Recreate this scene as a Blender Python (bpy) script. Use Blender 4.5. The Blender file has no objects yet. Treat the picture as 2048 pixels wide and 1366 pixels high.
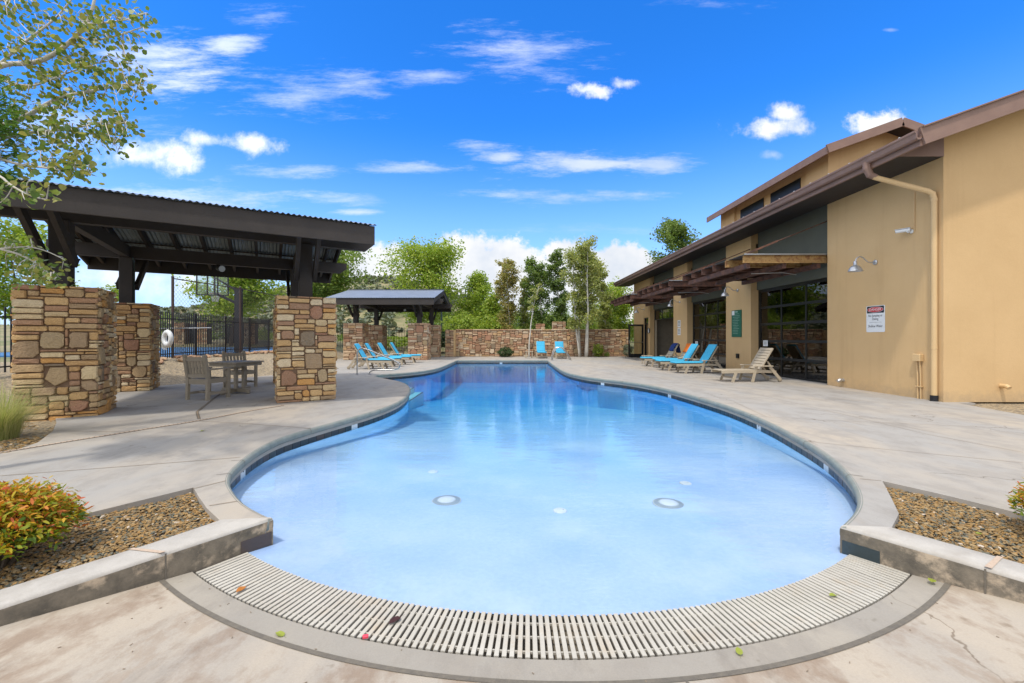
import bpy, math, random
from math import sin, cos, pi, radians, sqrt, atan2
from mathutils import Vector, noise
from mathutils.geometry import tessellate_polygon

S = bpy.context.scene
COL = S.collection
RN = random.Random(7)

# ------------------------------------------------------------------ camera
F, CX, CY, CH = 840.0, 1012.0, 675.0, 1.3
cam_d = bpy.data.cameras.new('camera'); cam = bpy.data.objects.new('camera', cam_d); COL.objects.link(cam)
cam.location = (0, 0, CH); cam.rotation_euler = (pi/2, 0, 0)
cam_d.sensor_width = 36; cam_d.lens = 36*F/2048
cam_d.shift_x = (1024-CX)/2048; cam_d.shift_y = -(683-CY)/2048
cam_d.clip_start = .05; cam_d.clip_end = 3000
S.camera = cam

# ------------------------------------------------------------------ exposure
S.view_settings.view_transform = 'Standard'; S.view_settings.look = 'None'
S.view_settings.gamma = 1; S.view_settings.exposure = 0.82
S.view_settings.use_curve_mapping = False
S.cycles.max_bounces = 8; S.cycles.transparent_max_bounces = 24
S.cycles.diffuse_bounces = 4; S.cycles.glossy_bounces = 4
S.cycles.sample_clamp_indirect = 6
S.cycles.use_denoising = True

# ------------------------------------------------------------------ sun
SUNV = Vector((-1.0, -1.74, 4.26)).normalized()
sd = bpy.data.lights.new('sun', 'SUN'); sd.energy = 1.55; sd.angle = radians(3.0); sd.color = (1, .95, .87)
sun = bpy.data.objects.new('sun', sd); COL.objects.link(sun)
sun.rotation_euler = SUNV.to_track_quat('Z', 'Y').to_euler()
sun.location = (-20, -30, 60)

# ------------------------------------------------------------------ sky
W = bpy.data.worlds.new('World'); S.world = W; W.use_nodes = True
wn, wl = W.node_tree.nodes, W.node_tree.links
wn.clear()

def sky():
    N = lambda t, **k: _set(wn.new(t), k)
    def _set(n, k):
        for a, v in k.items(): setattr(n, a, v)
        return n
    def ln(a, b): wl.new(a, b)
    def mth(op, a, b=None, c=None, clamp=False):
        n = wn.new('ShaderNodeMath'); n.operation = op; n.use_clamp = clamp
        for i, v in enumerate((a, b, c)):
            if v is None: continue
            if isinstance(v, (int, float)): n.inputs[i].default_value = v
            else: ln(v, n.inputs[i])
        return n.outputs[0]
    def vm(op, a, b=None):
        n = wn.new('ShaderNodeVectorMath'); n.operation = op
        for i, v in enumerate((a, b)):
            if v is None: continue
            if isinstance(v, (tuple, list)): n.inputs[i].default_value = v
            else: ln(v, n.inputs[i])
        return n.outputs['Value'] if op == 'LENGTH' else n.outputs['Vector']
    st = N('ShaderNodeTexSky', sky_type='NISHITA', sun_disc=False)
    st.sun_elevation = math.asin(SUNV.z); st.sun_rotation = atan2(SUNV.x, SUNV.y)
    st.altitude = 1500; st.air_density = 1.0; st.dust_density = 1.3; st.ozone_density = 2.5
    hs = N('ShaderNodeHueSaturation'); hs.inputs['Saturation'].default_value = 1.36; hs.inputs['Value'].default_value = 1.0
    ln(st.outputs[0], hs.inputs['Color'])
    mx0 = N('ShaderNodeMix', data_type='RGBA', blend_type='MULTIPLY'); mx0.inputs[0].default_value = 1
    ln(hs.outputs[0], mx0.inputs[6]); mx0.inputs[7].default_value = (.108, .149, .195, 1)
    tc = N('ShaderNodeTexCoord'); sep = N('ShaderNodeSeparateXYZ'); ln(tc.outputs['Generated'], sep.inputs[0])
    # pale air towards the horizon, all the way round
    hz = N('ShaderNodeMapRange', interpolation_type='SMOOTHSTEP'); ln(sep.outputs[2], hz.inputs[0]); hz.inputs[1].default_value = -.12; hz.inputs[2].default_value = .46; hz.inputs[3].default_value = 1; hz.inputs[4].default_value = 0
    mxh = N('ShaderNodeMix', data_type='RGBA'); ln(hz.outputs[0], mxh.inputs[0]); ln(mx0.outputs[2], mxh.inputs[6]); mxh.inputs[7].default_value = (.35, .49, .68, 1)
    y = mth('MAXIMUM', sep.outputs[1], .12)
    u = mth('DIVIDE', sep.outputs[0], y); v = mth('DIVIDE', sep.outputs[2], y)
    uv = N('ShaderNodeCombineXYZ'); ln(u, uv.inputs[0]); ln(v, uv.inputs[1])
    UV = uv.outputs[0]
    def noise_tex(scale, vec, detail=6, rough=.6):
        n = N('ShaderNodeTexNoise'); n.inputs['Scale'].default_value = scale; n.inputs['Detail'].default_value = detail
        n.inputs['Roughness'].default_value = rough; ln(vec, n.inputs['Vector']); return n.outputs[0]
    puff = noise_tex(11, UV, 9, .66)
    # streaky noise, slightly tilted
    rot = N('ShaderNodeMapping'); rot.inputs['Rotation'].default_value = (0, 0, radians(9)); rot.inputs['Scale'].default_value = (3.0, 15, 1)
    ln(UV, rot.inputs[0]); wisp = noise_tex(1.5, rot.outputs[0], 10, .72)
    pf = mth('SUBTRACT', puff, .5); wf = mth('SUBTRACT', wisp, .5)
    acc = None
    def cloud(px, py, rx, ry, kind='p', amp=1.0, strength=1.0, soft=.5, tilt=0):
        nonlocal acc
        cu, cv = (px-CX)/F, (CY-py)/F
        d0 = vm('SUBTRACT', UV, (cu, cv, 0))
        if tilt:
            r = N('ShaderNodeVectorRotate', rotation_type='Z_AXIS'); r.inputs['Angle'].default_value = radians(tilt)
            ln(d0, r.inputs[0]); d0 = r.outputs[0]
        d = vm('LENGTH', vm('MULTIPLY', d0, (F/rx, F/ry, 0)))
        a = mth('SUBTRACT', 1.0, d)
        b = mth('MULTIPLY_ADD', pf if kind == 'p' else wf, 3.2*amp, a)
        mr = N('ShaderNodeMapRange', interpolation_type='SMOOTHSTEP'); ln(b, mr.inputs[0])
        mr.inputs[1].default_value = 0; mr.inputs[2].default_value = soft*(1 if kind == 'p' else 1.25); mr.inputs[4].default_value = strength*(1 if kind == 'p' else .72)
        acc = mr.outputs[0] if acc is None else mth('MAXIMUM', acc, mr.outputs[0])
    # big cumulus bank behind the trees
    for c in ((940, 545, 130, 82), (1010, 528, 90, 60), (850, 565, 140, 62), (1150, 540, 90, 70), (1120, 570, 60, 60), (1240, 560, 90, 50),
              (1010, 610, 330, 60), (760, 590, 90, 70), (1290, 600, 140, 60), (700, 560, 50, 40), (735, 530, 150, 52), (1240, 540, 110, 60), (1060, 560, 220, 60)):
        cloud(*c, 'p', .55, 1.0, .3)
    for c in ((300, 310, 150, 40, 'p', .75, .95, 1.0), (412, 279, 60, 22, 'p', .8, .9, 1.0), (512, 287, 68, 30, 'p', .85, .95, 1.0),
              (1550, 253, 95, 30, 'p', .7, 1, .8), (1568, 230, 46, 26, 'p', .7, 1, .8), (1765, 245, 66, 32, 'p', 1.1, 1, .8), (1180, 180, 60, 18, 'p', 1.2, .8, 1.0), (1253, 167, 42, 13, 'p', 1.2, .6, 1.0),
              (1545, 310, 30, 12, 'p', .7, .35, 1), (1780, 60, 20, 5, 'p', .7, .2, 1),
              (330, 130, 170, 75, 'w', 1.3, .75, 1.1), (455, 92, 90, 28, 'w', 1.0, .85, .9), (600, 180, 190, 60, 'w', 1.5, .5, 1.3), (520, 35, 120, 22, 'w', 1.4, .4, 1.2),
              (1035, 110, 170, 62, 'w', 1.4, .62, 1.3), (870, 152, 110, 22, 'w', 1.4, .5, 1.2),
              (600, 342, 110, 20, 'w', 1.2, .55, 1.1), (800, 335, 120, 18, 'w', 1.3, .6, 1.1), (945, 290, 70, 14, 'w', 1.2, .6, 1.1),
              (1170, 328, 260, 30, 'w', 1.2, .85, 1.0), (1320, 330, 80, 26, 'w', 1.0, .8, .9), (1010, 318, 60, 20, 'w', 1.0, .8, .9),
              (1100, 392, 220, 18, 'w', 1.3, .6, 1.1), (1010, 392, 70, 12, 'w', 1, .7, 1),
              (330, 395, 330, 34, 'w', 1.1, .8, 1.0), (690, 400, 90, 16, 'w', 1.2, .5, 1.1), (720, 424, 60, 9, 'w', 1, .7, 1.1), (120, 250, 200, 60, 'w', 1.2, .6, 1.2),
              (300, 560, 420, 70, 'p', .6, .8, 1.3), (1440, 10, 120, 16, 'w', 1.5, .25, 1.2), (1150, 460, 180, 14, 'w', 1.2, .35, 1.2), (1500, 470, 90, 60, 'p', .6, .5, 1.3),
              (60, 430, 160, 40, 'w', 1.2, .6, 1.2), (1000, 640, 1500, 60, 'p', .3, .75, 1.2)):
        cloud(*c)
    # the rest of the sky (behind the camera): unseen cloud, thickened for white fill
    n3 = noise_tex(2.2, tc.outputs['Generated'], 7, .62)
    back = N('ShaderNodeMapRange', interpolation_type='SMOOTHSTEP'); ln(n3, back.inputs[0])
    back.inputs[1].default_value = .30; back.inputs[2].default_value = .52; back.inputs[4].default_value = .95
    side = N('ShaderNodeMapRange', interpolation_type='SMOOTHSTEP'); ln(sep.outputs[1], side.inputs[0])
    side.inputs[1].default_value = .15; side.inputs[2].default_value = .45; side.inputs[3].default_value = 1; side.inputs[4].default_value = 0
    hi = N('ShaderNodeMapRange', interpolation_type='SMOOTHSTEP'); ln(v, hi.inputs[0]); hi.inputs[1].default_value = .80; hi.inputs[2].default_value = 1.2
    bk = mth('MULTIPLY', back.outputs[0], mth('MAXIMUM', side.outputs[0], hi.outputs[0]))
    front = mth('MULTIPLY', acc, mth('SUBTRACT', 1.0, side.outputs[0]))
    mask = mth('MAXIMUM', bk, front, clamp=True)
    # a little grey shading inside the clouds
    sh = N('ShaderNodeMapRange'); ln(noise_tex(5.5, UV, 5, .55), sh.inputs[0]); sh.inputs[1].default_value = .35; sh.inputs[2].default_value = .62
    cc = N('ShaderNodeMix', data_type='RGBA'); ln(sh.outputs[0], cc.inputs[0])
    cc.inputs[6].default_value = (.66, .73, .84, 1); cc.inputs[7].default_value = (1.0, .99, .98, 1)
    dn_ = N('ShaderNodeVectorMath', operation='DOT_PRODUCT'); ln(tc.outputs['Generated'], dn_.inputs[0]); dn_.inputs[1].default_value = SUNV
    # cloud colour brightened towards the sun to lift the fill light
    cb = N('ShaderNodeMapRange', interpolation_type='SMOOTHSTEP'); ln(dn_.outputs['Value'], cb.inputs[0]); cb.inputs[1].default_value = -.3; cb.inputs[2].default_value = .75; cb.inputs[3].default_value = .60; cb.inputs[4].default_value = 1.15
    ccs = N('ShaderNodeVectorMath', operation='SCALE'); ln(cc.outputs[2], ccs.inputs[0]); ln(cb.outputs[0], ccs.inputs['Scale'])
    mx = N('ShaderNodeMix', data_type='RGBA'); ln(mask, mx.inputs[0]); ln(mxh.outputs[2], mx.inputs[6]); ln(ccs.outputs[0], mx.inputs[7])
    bg = N('ShaderNodeBackground'); ln(mx.outputs[2], bg.inputs[0]); bg.inputs[1].default_value = 1.0
    o = N('ShaderNodeOutputWorld'); ln(bg.outputs[0], o.inputs[0])
sky()

# ------------------------------------------------------------------ helpers
def P(px, py, Y): return Vector(((px-CX)*Y/F, Y, CH-(py-CY)*Y/F))
def G(px, py, z=0.):
    Y = F*(CH-z)/(py-CY); return Vector(((px-CX)*Y/F, Y, z))
def tag(o, label=None, cat=None, group=None, kind=None):
    if label: o['label'] = label
    if cat: o['category'] = cat
    if group: o['group'] = group
    if kind: o['kind'] = kind
    return o
def thing(name, label, cat, loc=(0, 0, 0), rz=0, group=None):
    o = bpy.data.objects.new(name, None); COL.objects.link(o); o.empty_display_size = .2
    o.location = loc; o.rotation_euler = (0, 0, rz)
    return tag(o, label, cat, group)
def link_mesh(name, me, parent=None, loc=None, rot=None):
    o = bpy.data.objects.new(name, me); COL.objects.link(o)
    if parent: o.parent = parent
    if loc is not None: o.location = loc
    if rot is not None: o.rotation_euler = rot
    return o
def copy_tree(o, parent=None):
    c = o.copy(); COL.objects.link(c)
    if parent: c.parent = parent
    for ch in list(o.children): copy_tree(ch, c)
    return c
def lerp(a, b, t): return a+(b-a)*t
def smooth(t): t = max(0., min(1., t)); return t*t*(3-2*t)

class MB:
    def __init__(s): s.v = []; s.f = []; s.mi = []; s.cur = 0
    def add(s, vs, fs):
        b = len(s.v); s.v += [tuple(p) for p in vs]; s.f += [tuple(i+b for i in f) for f in fs]; s.mi += [s.cur]*len(fs); return s
    def box(s, a, b):
        x0, y0, z0 = a; x1, y1, z1 = b
        return s.add([(x0,y0,z0),(x1,y0,z0),(x1,y1,z0),(x0,y1,z0),(x0,y0,z1),(x1,y0,z1),(x1,y1,z1),(x0,y1,z1)],
                     [(3,2,1,0),(4,5,6,7),(0,1,5,4),(1,2,6,5),(2,3,7,6),(3,0,4,7)])
    def bbox(s, a, b, r=.01):
        """box with chamfered vertical edges and top"""
        x0, y0, z0 = a; x1, y1, z1 = b
        r = min(r, (x1-x0)*.45, (y1-y0)*.45, (z1-z0)*.45)
        ring = lambda i, z: [(x0, y0+r, z), (x0+r, y0, z), (x1-r, y0, z), (x1, y0+r, z), (x1, y1-r, z), (x1-r, y1, z), (x0+r, y1, z), (x0, y1-r, z)]
        vs = ring(0, z0)+ring(0, z1-r)
        t = [(x0+r, y0+r, z1), (x1-r, y0+r, z1), (x1-r, y1-r, z1), (x0+r, y1-r, z1)]
        vs += t
        fs = [tuple(range(7, -1, -1))]+[(i, (i+1) % 8, 8+(i+1) % 8, 8+i) for i in range(8)]
        fs += [(9, 10, 17, 16), (11, 12, 18, 17), (13, 14, 19, 18), (15, 8, 16, 19), (8, 9, 16), (10, 11, 17), (12, 13, 18), (14, 15, 19), (16, 17, 18, 19)]
        return s.add(vs, fs)
    def beam(s, p, q, w, h, up=(0, 0, 1), r=0):
        """rectangular bar from p to q: w across, h along 'up'"""
        p, q = Vector(p), Vector(q); d = (q-p).normalized(); u = Vector(up)
        x = d.cross(u)
        if x.length < 1e-4: x = d.cross(Vector((1, 0, 0)))
        x.normalize(); u = x.cross(d)
        vs = []
        for c in (p, q):
            for a, b in ((-1, -1), (1, -1), (1, 1), (-1, 1)): vs.append(c+x*(a*w/2)+u*(b*h/2))
        return s.add(vs, [(0,1,2,3)[::1], (7,6,5,4), (0,4,5,1), (1,5,6,2), (2,6,7,3), (3,7,4,0)])
    def tube(s, pts, r, n=8, cap=True):
        pts = [Vector(p) for p in pts]; m = len(pts)
        rs = r if isinstance(r, (list, tuple)) else [r]*m
        vs = []; ref = None
        for i, p in enumerate(pts):
            d = (pts[min(i+1, m-1)]-pts[max(i-1, 0)])
            d = d.normalized() if d.length > 1e-9 else Vector((0, 0, 1))
            if ref is None:
                ref = d.cross(Vector((0, 0, 1)))
                if ref.length < 1e-3: ref = d.cross(Vector((1, 0, 0)))
            ref = (ref-d*ref.dot(d))
            if ref.length < 1e-6: ref = d.orthogonal()
            ref.normalize(); b = d.cross(ref)
            for k in range(n):
                a = 2*pi*k/n; vs.append(p+(ref*cos(a)+b*sin(a))*rs[i])
        fs = [(i*n+k, i*n+(k+1) % n, (i+1)*n+(k+1) % n, (i+1)*n+k) for i in range(m-1) for k in range(n)]
        if cap: fs += [tuple(range(n-1, -1, -1)), tuple(range((m-1)*n, m*n))]
        return s.add(vs, fs)
    def lathe(s, prof, n=20, c=(0, 0, 0), axis='z'):
        vs = []
        for r, z in prof:
            for k in range(n):
                a = 2*pi*k/n; x, y = r*cos(a), r*sin(a)
                vs.append((c[0]+x, c[1]+y, c[2]+z) if axis == 'z' else ((c[0]+x, c[1]+z, c[2]+y) if axis == 'y' else (c[0]+z, c[1]+x, c[2]+y)))
        m = len(prof)
        fs = [(i*n+k, i*n+(k+1) % n, (i+1)*n+(k+1) % n, (i+1)*n+k) for i in range(m-1) for k in range(n)]
        fs += [tuple(range(n-1, -1, -1)), tuple(range((m-1)*n, m*n))]
        return s.add(vs, fs)
    def prism(s, poly, z0, z1):
        n = len(poly); vs = [(p[0], p[1], z0) for p in poly]+[(p[0], p[1], z1) for p in poly]
        tri = tessellate_polygon([[Vector((p[0], p[1], 0)) for p in poly]])
        ar = sum(poly[i][0]*poly[(i+1) % n][1]-poly[(i+1) % n][0]*poly[i][1] for i in range(n))
        fs = []
        for t in tri:
            a, b, c = poly[t[0]], poly[t[1]], poly[t[2]]
            q = tuple(t) if (b[0]-a[0])*(c[1]-a[1])-(b[1]-a[1])*(c[0]-a[0]) > 0 else tuple(t)[::-1]
            fs.append(tuple(i+n for i in q)); fs.append(q[::-1])
        for i in range(n):
            j = (i+1) % n
            fs.append((i, j, j+n, i+n) if ar > 0 else (j, i, i+n, j+n))
        return s.add(vs, fs)
    def mesh(s, name, mat, smooth_=False):
        me = bpy.data.meshes.new(name); me.from_pydata(s.v, [], s.f)
        for m in (mat if isinstance(mat, (list, tuple)) else [mat]): me.materials.append(m)
        if any(s.mi): me.polygons.foreach_set('material_index', s.mi)
        if smooth_: me.polygons.foreach_set('use_smooth', [True]*len(me.polygons))
        me.update(); return me
    def build(s, name, mat, parent=None, org=None, smooth_=False, kind=None):
        if org is not None: s.v = [(x-org[0], y-org[1], z-org[2]) for x, y, z in s.v]
        o = link_mesh(name, s.mesh(name, mat, smooth_), parent)
        if kind: o['kind'] = kind
        return o

def text_mesh(nm, fc, mat):
    tmp = bpy.data.objects.new('tmp_text', fc); COL.objects.link(tmp)
    me = bpy.data.meshes.new_from_object(tmp.evaluated_get(bpy.context.evaluated_depsgraph_get())); bpy.data.objects.remove(tmp)
    me.materials.clear(); me.materials.append(mat); return link_mesh(nm, me)
def autosmooth(o, deg=35):
    me = o.data; me.polygons.foreach_set('use_smooth', [True]*len(me.polygons)); me.set_sharp_from_angle(angle=radians(deg)); return o

def catmull(pts, step=.15, closed=False):
    pts = [Vector((p[0], p[1])) for p in pts]; out = []; n = len(pts)
    for i in range(n if closed else n-1):
        p1, p2 = pts[i], pts[(i+1) % n]
        p0 = pts[(i-1) % n] if (closed or i > 0) else p1*2-p2
        p3 = pts[(i+2) % n] if (closed or i+2 < n) else p2*2-p1
        k = max(1, int((p2-p1).length/step))
        for j in range(k):
            t = j/k; t2, t3 = t*t, t*t*t
            out.append(((p1*2)+(p2-p0)*t+(p0*2-p1*5+p2*4-p3)*t2+(p1*3-p0-p2*3+p3)*t3)*.5)
    if not closed: out.append(pts[-1])
    return out
def inside(x, y, poly):
    c = False; n = len(poly); j = n-1
    for i in range(n):
        xi, yi = poly[i][0], poly[i][1]; xj, yj = poly[j][0], poly[j][1]
        if (yi > y) != (yj > y) and x < (xj-xi)*(y-yi)/(yj-yi)+xi: c = not c
        j = i
    return c

# ------------------------------------------------------------------ materials
def new_mat(name):
    m = bpy.data.materials.new(name); m.use_nodes = True; nt = m.node_tree; nt.nodes.clear()
    out = nt.nodes.new('ShaderNodeOutputMaterial'); return m, nt, out
def nd(nt, t, ins=None, **k):
    n = nt.nodes.new(t)
    for a, v in k.items(): setattr(n, a, v)
    for a, v in (ins or {}).items():
        if hasattr(v, 'is_linked') or hasattr(v, 'node'): nt.links.new(v, n.inputs[a])
        else: n.inputs[a].default_value = v
    return n
def c4(c): return (c[0], c[1], c[2], 1)
def ramp(nt, fac, stops, interp='LINEAR'):
    r = nt.nodes.new('ShaderNodeValToRGB'); r.color_ramp.interpolation = interp
    e = r.color_ramp.elements
    while len(e) < len(stops): e.new(.5)
    for i, (p, c) in enumerate(stops): e[i].position = p; e[i].color = c4(c)
    nt.links.new(fac, r.inputs[0]); return r.outputs[0]
def mixc(nt, fac, a, b, blend='MIX'):
    n = nt.nodes.new('ShaderNodeMix'); n.data_type = 'RGBA'; n.blend_type = blend
    for i, v in ((0, fac), (6, a), (7, b)):
        if isinstance(v, (int, float)): n.inputs[i].default_value = v
        elif isinstance(v, tuple): n.inputs[i].default_value = c4(v)
        else: nt.links.new(v, n.inputs[i])
    return n.outputs[2]
def coords(nt, obj=False):
    if obj: return nd(nt, 'ShaderNodeTexCoord').outputs['Object']
    return nd(nt, 'ShaderNodeNewGeometry').outputs['Position']
def nz(nt, vec, scale, detail=4, rough=.55, stretch=None):
    if stretch:
        mp = nd(nt, 'ShaderNodeMapping', {'Scale': stretch}); nt.links.new(vec, mp.inputs[0]); vec = mp.outputs[0]
    n = nd(nt, 'ShaderNodeTexNoise', {'Scale': scale, 'Detail': detail, 'Roughness': rough}); nt.links.new(vec, n.inputs['Vector'])
    return n.outputs[0]
def mrange(nt, v, a, b, c=0., d=1.):
    n = nd(nt, 'ShaderNodeMapRange', {1: a, 2: b, 3: c, 4: d}); nt.links.new(v, n.inputs[0]); return n.outputs[0]

def M(name, a, b=None, scale=6, rough=.75, bump=.15, bscale=60, metal=0, dirt=None, dscale=1.5, drange=(.5, .7), stretch=None, spec=.4, dist=.004):
    """two-tone noise material with optional dirt patches and fine bump"""
    m, nt, out = new_mat(name); pos = coords(nt)
    b = b or tuple(x*.8 for x in a)
    col = mixc(nt, mrange(nt, nz(nt, pos, scale, 5, .6, stretch), .3, .7), a, b)
    fine = nz(nt, pos, bscale, 3, .6, stretch)
    col = mixc(nt, mrange(nt, fine, .3, .7, 0, .35), col, mixc(nt, 1., col, (.72, .72, .72), 'MULTIPLY'))
    if dirt: col = mixc(nt, mrange(nt, nz(nt, pos, dscale, 6, .65), drange[0], drange[1], 0, .85), col, dirt)
    p = nd(nt, 'ShaderNodeBsdfPrincipled', {'Base Color': col, 'Roughness': rough, 'Metallic': metal})
    p.inputs['Specular IOR Level'].default_value = spec
    if bump:
        bp = nd(nt, 'ShaderNodeBump', {'Strength': bump, 'Distance': dist, 'Height': fine}); nt.links.new(bp.outputs[0], p.inputs['Normal'])
    nt.links.new(p.outputs[0], out.inputs[0]); return m

def mat_stucco(name, a, b):
    m, nt, out = new_mat(name); pos = coords(nt)
    col = mixc(nt, mrange(nt, nz(nt, pos, .9, 6, .6), .3, .7), a, b)
    st_ = nz(nt, pos, 2.2, 5, .6, (1.6, 1.6, .10)); col = mixc(nt, mrange(nt, st_, .52, .75, 0, .35), col, mixc(nt, 1., col, (.74, .70, .64), 'MULTIPLY'))
    sp = nd(nt, 'ShaderNodeSeparateXYZ'); nt.links.new(pos, sp.inputs[0])
    sm = nz(nt, pos, 5, 6, .7); hgt = nd(nt, 'ShaderNodeMath', {0: sm, 1: .75, 2: sp.outputs[2]}, operation='MULTIPLY_ADD').outputs[0]
    col = mixc(nt, mrange(nt, hgt, .35, .62, .45, 0), col, (.33, .25, .16))
    fi = nz(nt, pos, 70, 4, .7); tr_ = nz(nt, pos, 9, 5, .6)
    col = mixc(nt, mrange(nt, fi, .3, .7, 0, .3), col, mixc(nt, 1., col, (.80, .79, .77), 'MULTIPLY'))
    p = nd(nt, 'ShaderNodeBsdfPrincipled', {'Base Color': col, 'Roughness': .92}); p.inputs['Specular IOR Level'].default_value = .2
    h = nd(nt, 'ShaderNodeMath', {0: tr_, 1: 1.2, 2: fi}, operation='MULTIPLY_ADD').outputs[0]
    bp = nd(nt, 'ShaderNodeBump', {'Strength': .45, 'Distance': .006, 'Height': h}); nt.links.new(bp.outputs[0], p.inputs['Normal'])
    nt.links.new(p.outputs[0], out.inputs[0]); return m
def mat_pieces(name, stops, rough=.85, bump=.5, scale=14, spec=.3, dist=.01, weather=(.25, .16, .09)):
    """colour picked per object and per island: stones, pebbles, tiles"""
    m, nt, out = new_mat(name); pos = coords(nt)
    r1 = nd(nt, 'ShaderNodeObjectInfo').outputs['Random']; r2 = nd(nt, 'ShaderNodeNewGeometry').outputs['Random Per Island']
    s = nd(nt, 'ShaderNodeMath', {0: r1, 1: r2}, operation='ADD').outputs[0]
    s = nd(nt, 'ShaderNodeMath', {0: s}, operation='FRACT').outputs[0]
    col = ramp(nt, s, stops, 'CONSTANT')
    n1 = nz(nt, pos, scale, 6, .65); n2 = nz(nt, pos, scale*5, 4, .6)
    col = mixc(nt, mrange(nt, n1, .42, .75, 0, .5), col, mixc(nt, .5, col, weather))
    col = mixc(nt, mrange(nt, n2, .3, .7, 0, .5), col, mixc(nt, 1., col, (.6, .6, .6), 'MULTIPLY'))
    p = nd(nt, 'ShaderNodeBsdfPrincipled', {'Base Color': col, 'Roughness': rough}); p.inputs['Specular IOR Level'].default_value = spec
    h = nd(nt, 'ShaderNodeMath', {0: n1, 1: n2}, operation='ADD').outputs[0]
    bp = nd(nt, 'ShaderNodeBump', {'Strength': bump, 'Distance': dist, 'Height': h}); nt.links.new(bp.outputs[0], p.inputs['Normal'])
    nt.links.new(p.outputs[0], out.inputs[0]); return m

def mat_leaf(name, stops, trans=.35, rough=.5):
    m, nt, out = new_mat(name)
    r1 = nd(nt, 'ShaderNodeObjectInfo').outputs['Random']; r2 = nd(nt, 'ShaderNodeNewGeometry').outputs['Random Per Island']
    s = nd(nt, 'ShaderNodeMath', {0: r1, 1: r2}, operation='ADD').outputs[0]
    s = nd(nt, 'ShaderNodeMath', {0: s}, operation='FRACT').outputs[0]
    col = ramp(nt, s, stops)
    p = nd(nt, 'ShaderNodeBsdfPrincipled', {'Base Color': col, 'Roughness': rough}); p.inputs['Specular IOR Level'].default_value = .35
    t = nd(nt, 'ShaderNodeBsdfTranslucent'); nt.links.new(mixc(nt, 1., col, (1.25, 1.3, .7), 'MULTIPLY'), t.inputs[0])
    mx = nd(nt, 'ShaderNodeMixShader', {0: trans}); nt.links.new(p.outputs[0], mx.inputs[1]); nt.links.new(t.outputs[0], mx.inputs[2])
    nt.links.new(mx.outputs[0], out.inputs[0]); return m

def mat_glass(name, tint=(.3, .32, .3), ior=1.5, rough=0., boost=1.):
    m, nt, out = new_mat(name)
    fr = nd(nt, 'ShaderNodeFresnel', {'IOR': ior}).outputs[0]
    fr = nd(nt, 'ShaderNodeMath', {0: fr, 1: boost}, operation='MULTIPLY', use_clamp=True).outputs[0]
    t = nd(nt, 'ShaderNodeBsdfTransparent', {0: c4(tint)}); g = nd(nt, 'ShaderNodeBsdfGlossy', {'Roughness': rough})
    mx = nd(nt, 'ShaderNodeMixShader', {0: fr}); nt.links.new(t.outputs[0], mx.inputs[1]); nt.links.new(g.outputs[0], mx.inputs[2])
    nt.links.new(mx.outputs[0], out.inputs[0]); return m

def mat_deck(name, grey, warm, stain, gscale=.55, warmr=(.45, .62), fine=120):
    m, nt, out = new_mat(name); pos = coords(nt)
    big = nz(nt, pos, gscale, 6, .6, (1, .45, 1)); mid = nz(nt, pos, 3.1, 6, .68, (1, .6, 1)); fi = nz(nt, pos, fine, 3, .7)
    spots = nz(nt, pos, 9, 3, .5)
    dv = nd(nt, 'ShaderNodeTexNoise', {'Scale': 2.3, 'Detail': 5}); nt.links.new(pos, dv.inputs['Vector'])
    wv = nd(nt, 'ShaderNodeVectorMath', {0: dv.outputs['Color'], 'Scale': .55}, operation='SCALE'); av = nd(nt, 'ShaderNodeVectorMath', {0: pos, 1: wv.outputs[0]}, operation='ADD')
    vo = nd(nt, 'ShaderNodeTexVoronoi', {'Scale': .42}, feature='DISTANCE_TO_EDGE'); nt.links.new(av.outputs[0], vo.inputs['Vector'])
    crk = nd(nt, 'ShaderNodeMath', {0: mrange(nt, vo.outputs['Distance'], .0012, .0035, .75, 0), 1: mrange(nt, nz(nt, pos, .8, 3, .5), .52, .58)}, operation='MULTIPLY', use_clamp=True).outputs[0]
    col = mixc(nt, mrange(nt, big, warmr[0], warmr[1]), grey, warm)
    col = mixc(nt, mrange(nt, mid, .47, .60, 0, .62), col, stain)
    pat = nz(nt, pos, gscale*2.6, 8, .72, (1, .5, 1)); col = mixc(nt, mrange(nt, pat, .53, .60, 0, .55), col, mixc(nt, .55, warm, stain))
    drk = nz(nt, pos, gscale*1.7, 7, .7, (1.3, .4, 1)); col = mixc(nt, mrange(nt, drk, .56, .68, 0, .5), col, mixc(nt, 1., col, (.66, .64, .63), 'MULTIPLY'))
    col = mixc(nt, mrange(nt, mid, .30, .44, .35, 0), col, mixc(nt, 1., col, (1.14, 1.12, 1.08), 'MULTIPLY'))
    col = mixc(nt, mrange(nt, fi, .3, .7, 0, .4), col, mixc(nt, 1., col, (.74, .73, .72), 'MULTIPLY'))
    col = mixc(nt, mrange(nt, spots, .70, .76, 0, .6), col, mixc(nt, 1., col, (.62, .58, .52), 'MULTIPLY'))
    col = mixc(nt, crk, col, mixc(nt, 1., col, (.42, .36, .30), 'MULTIPLY'))
    p = nd(nt, 'ShaderNodeBsdfPrincipled', {'Base Color': col, 'Roughness': .82}); p.inputs['Specular IOR Level'].default_value = .25
    bp = nd(nt, 'ShaderNodeBump', {'Strength': .25, 'Distance': .003, 'Height': fi}); nt.links.new(bp.outputs[0], p.inputs['Normal'])
    nt.links.new(p.outputs[0], out.inputs[0]); return m

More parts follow.
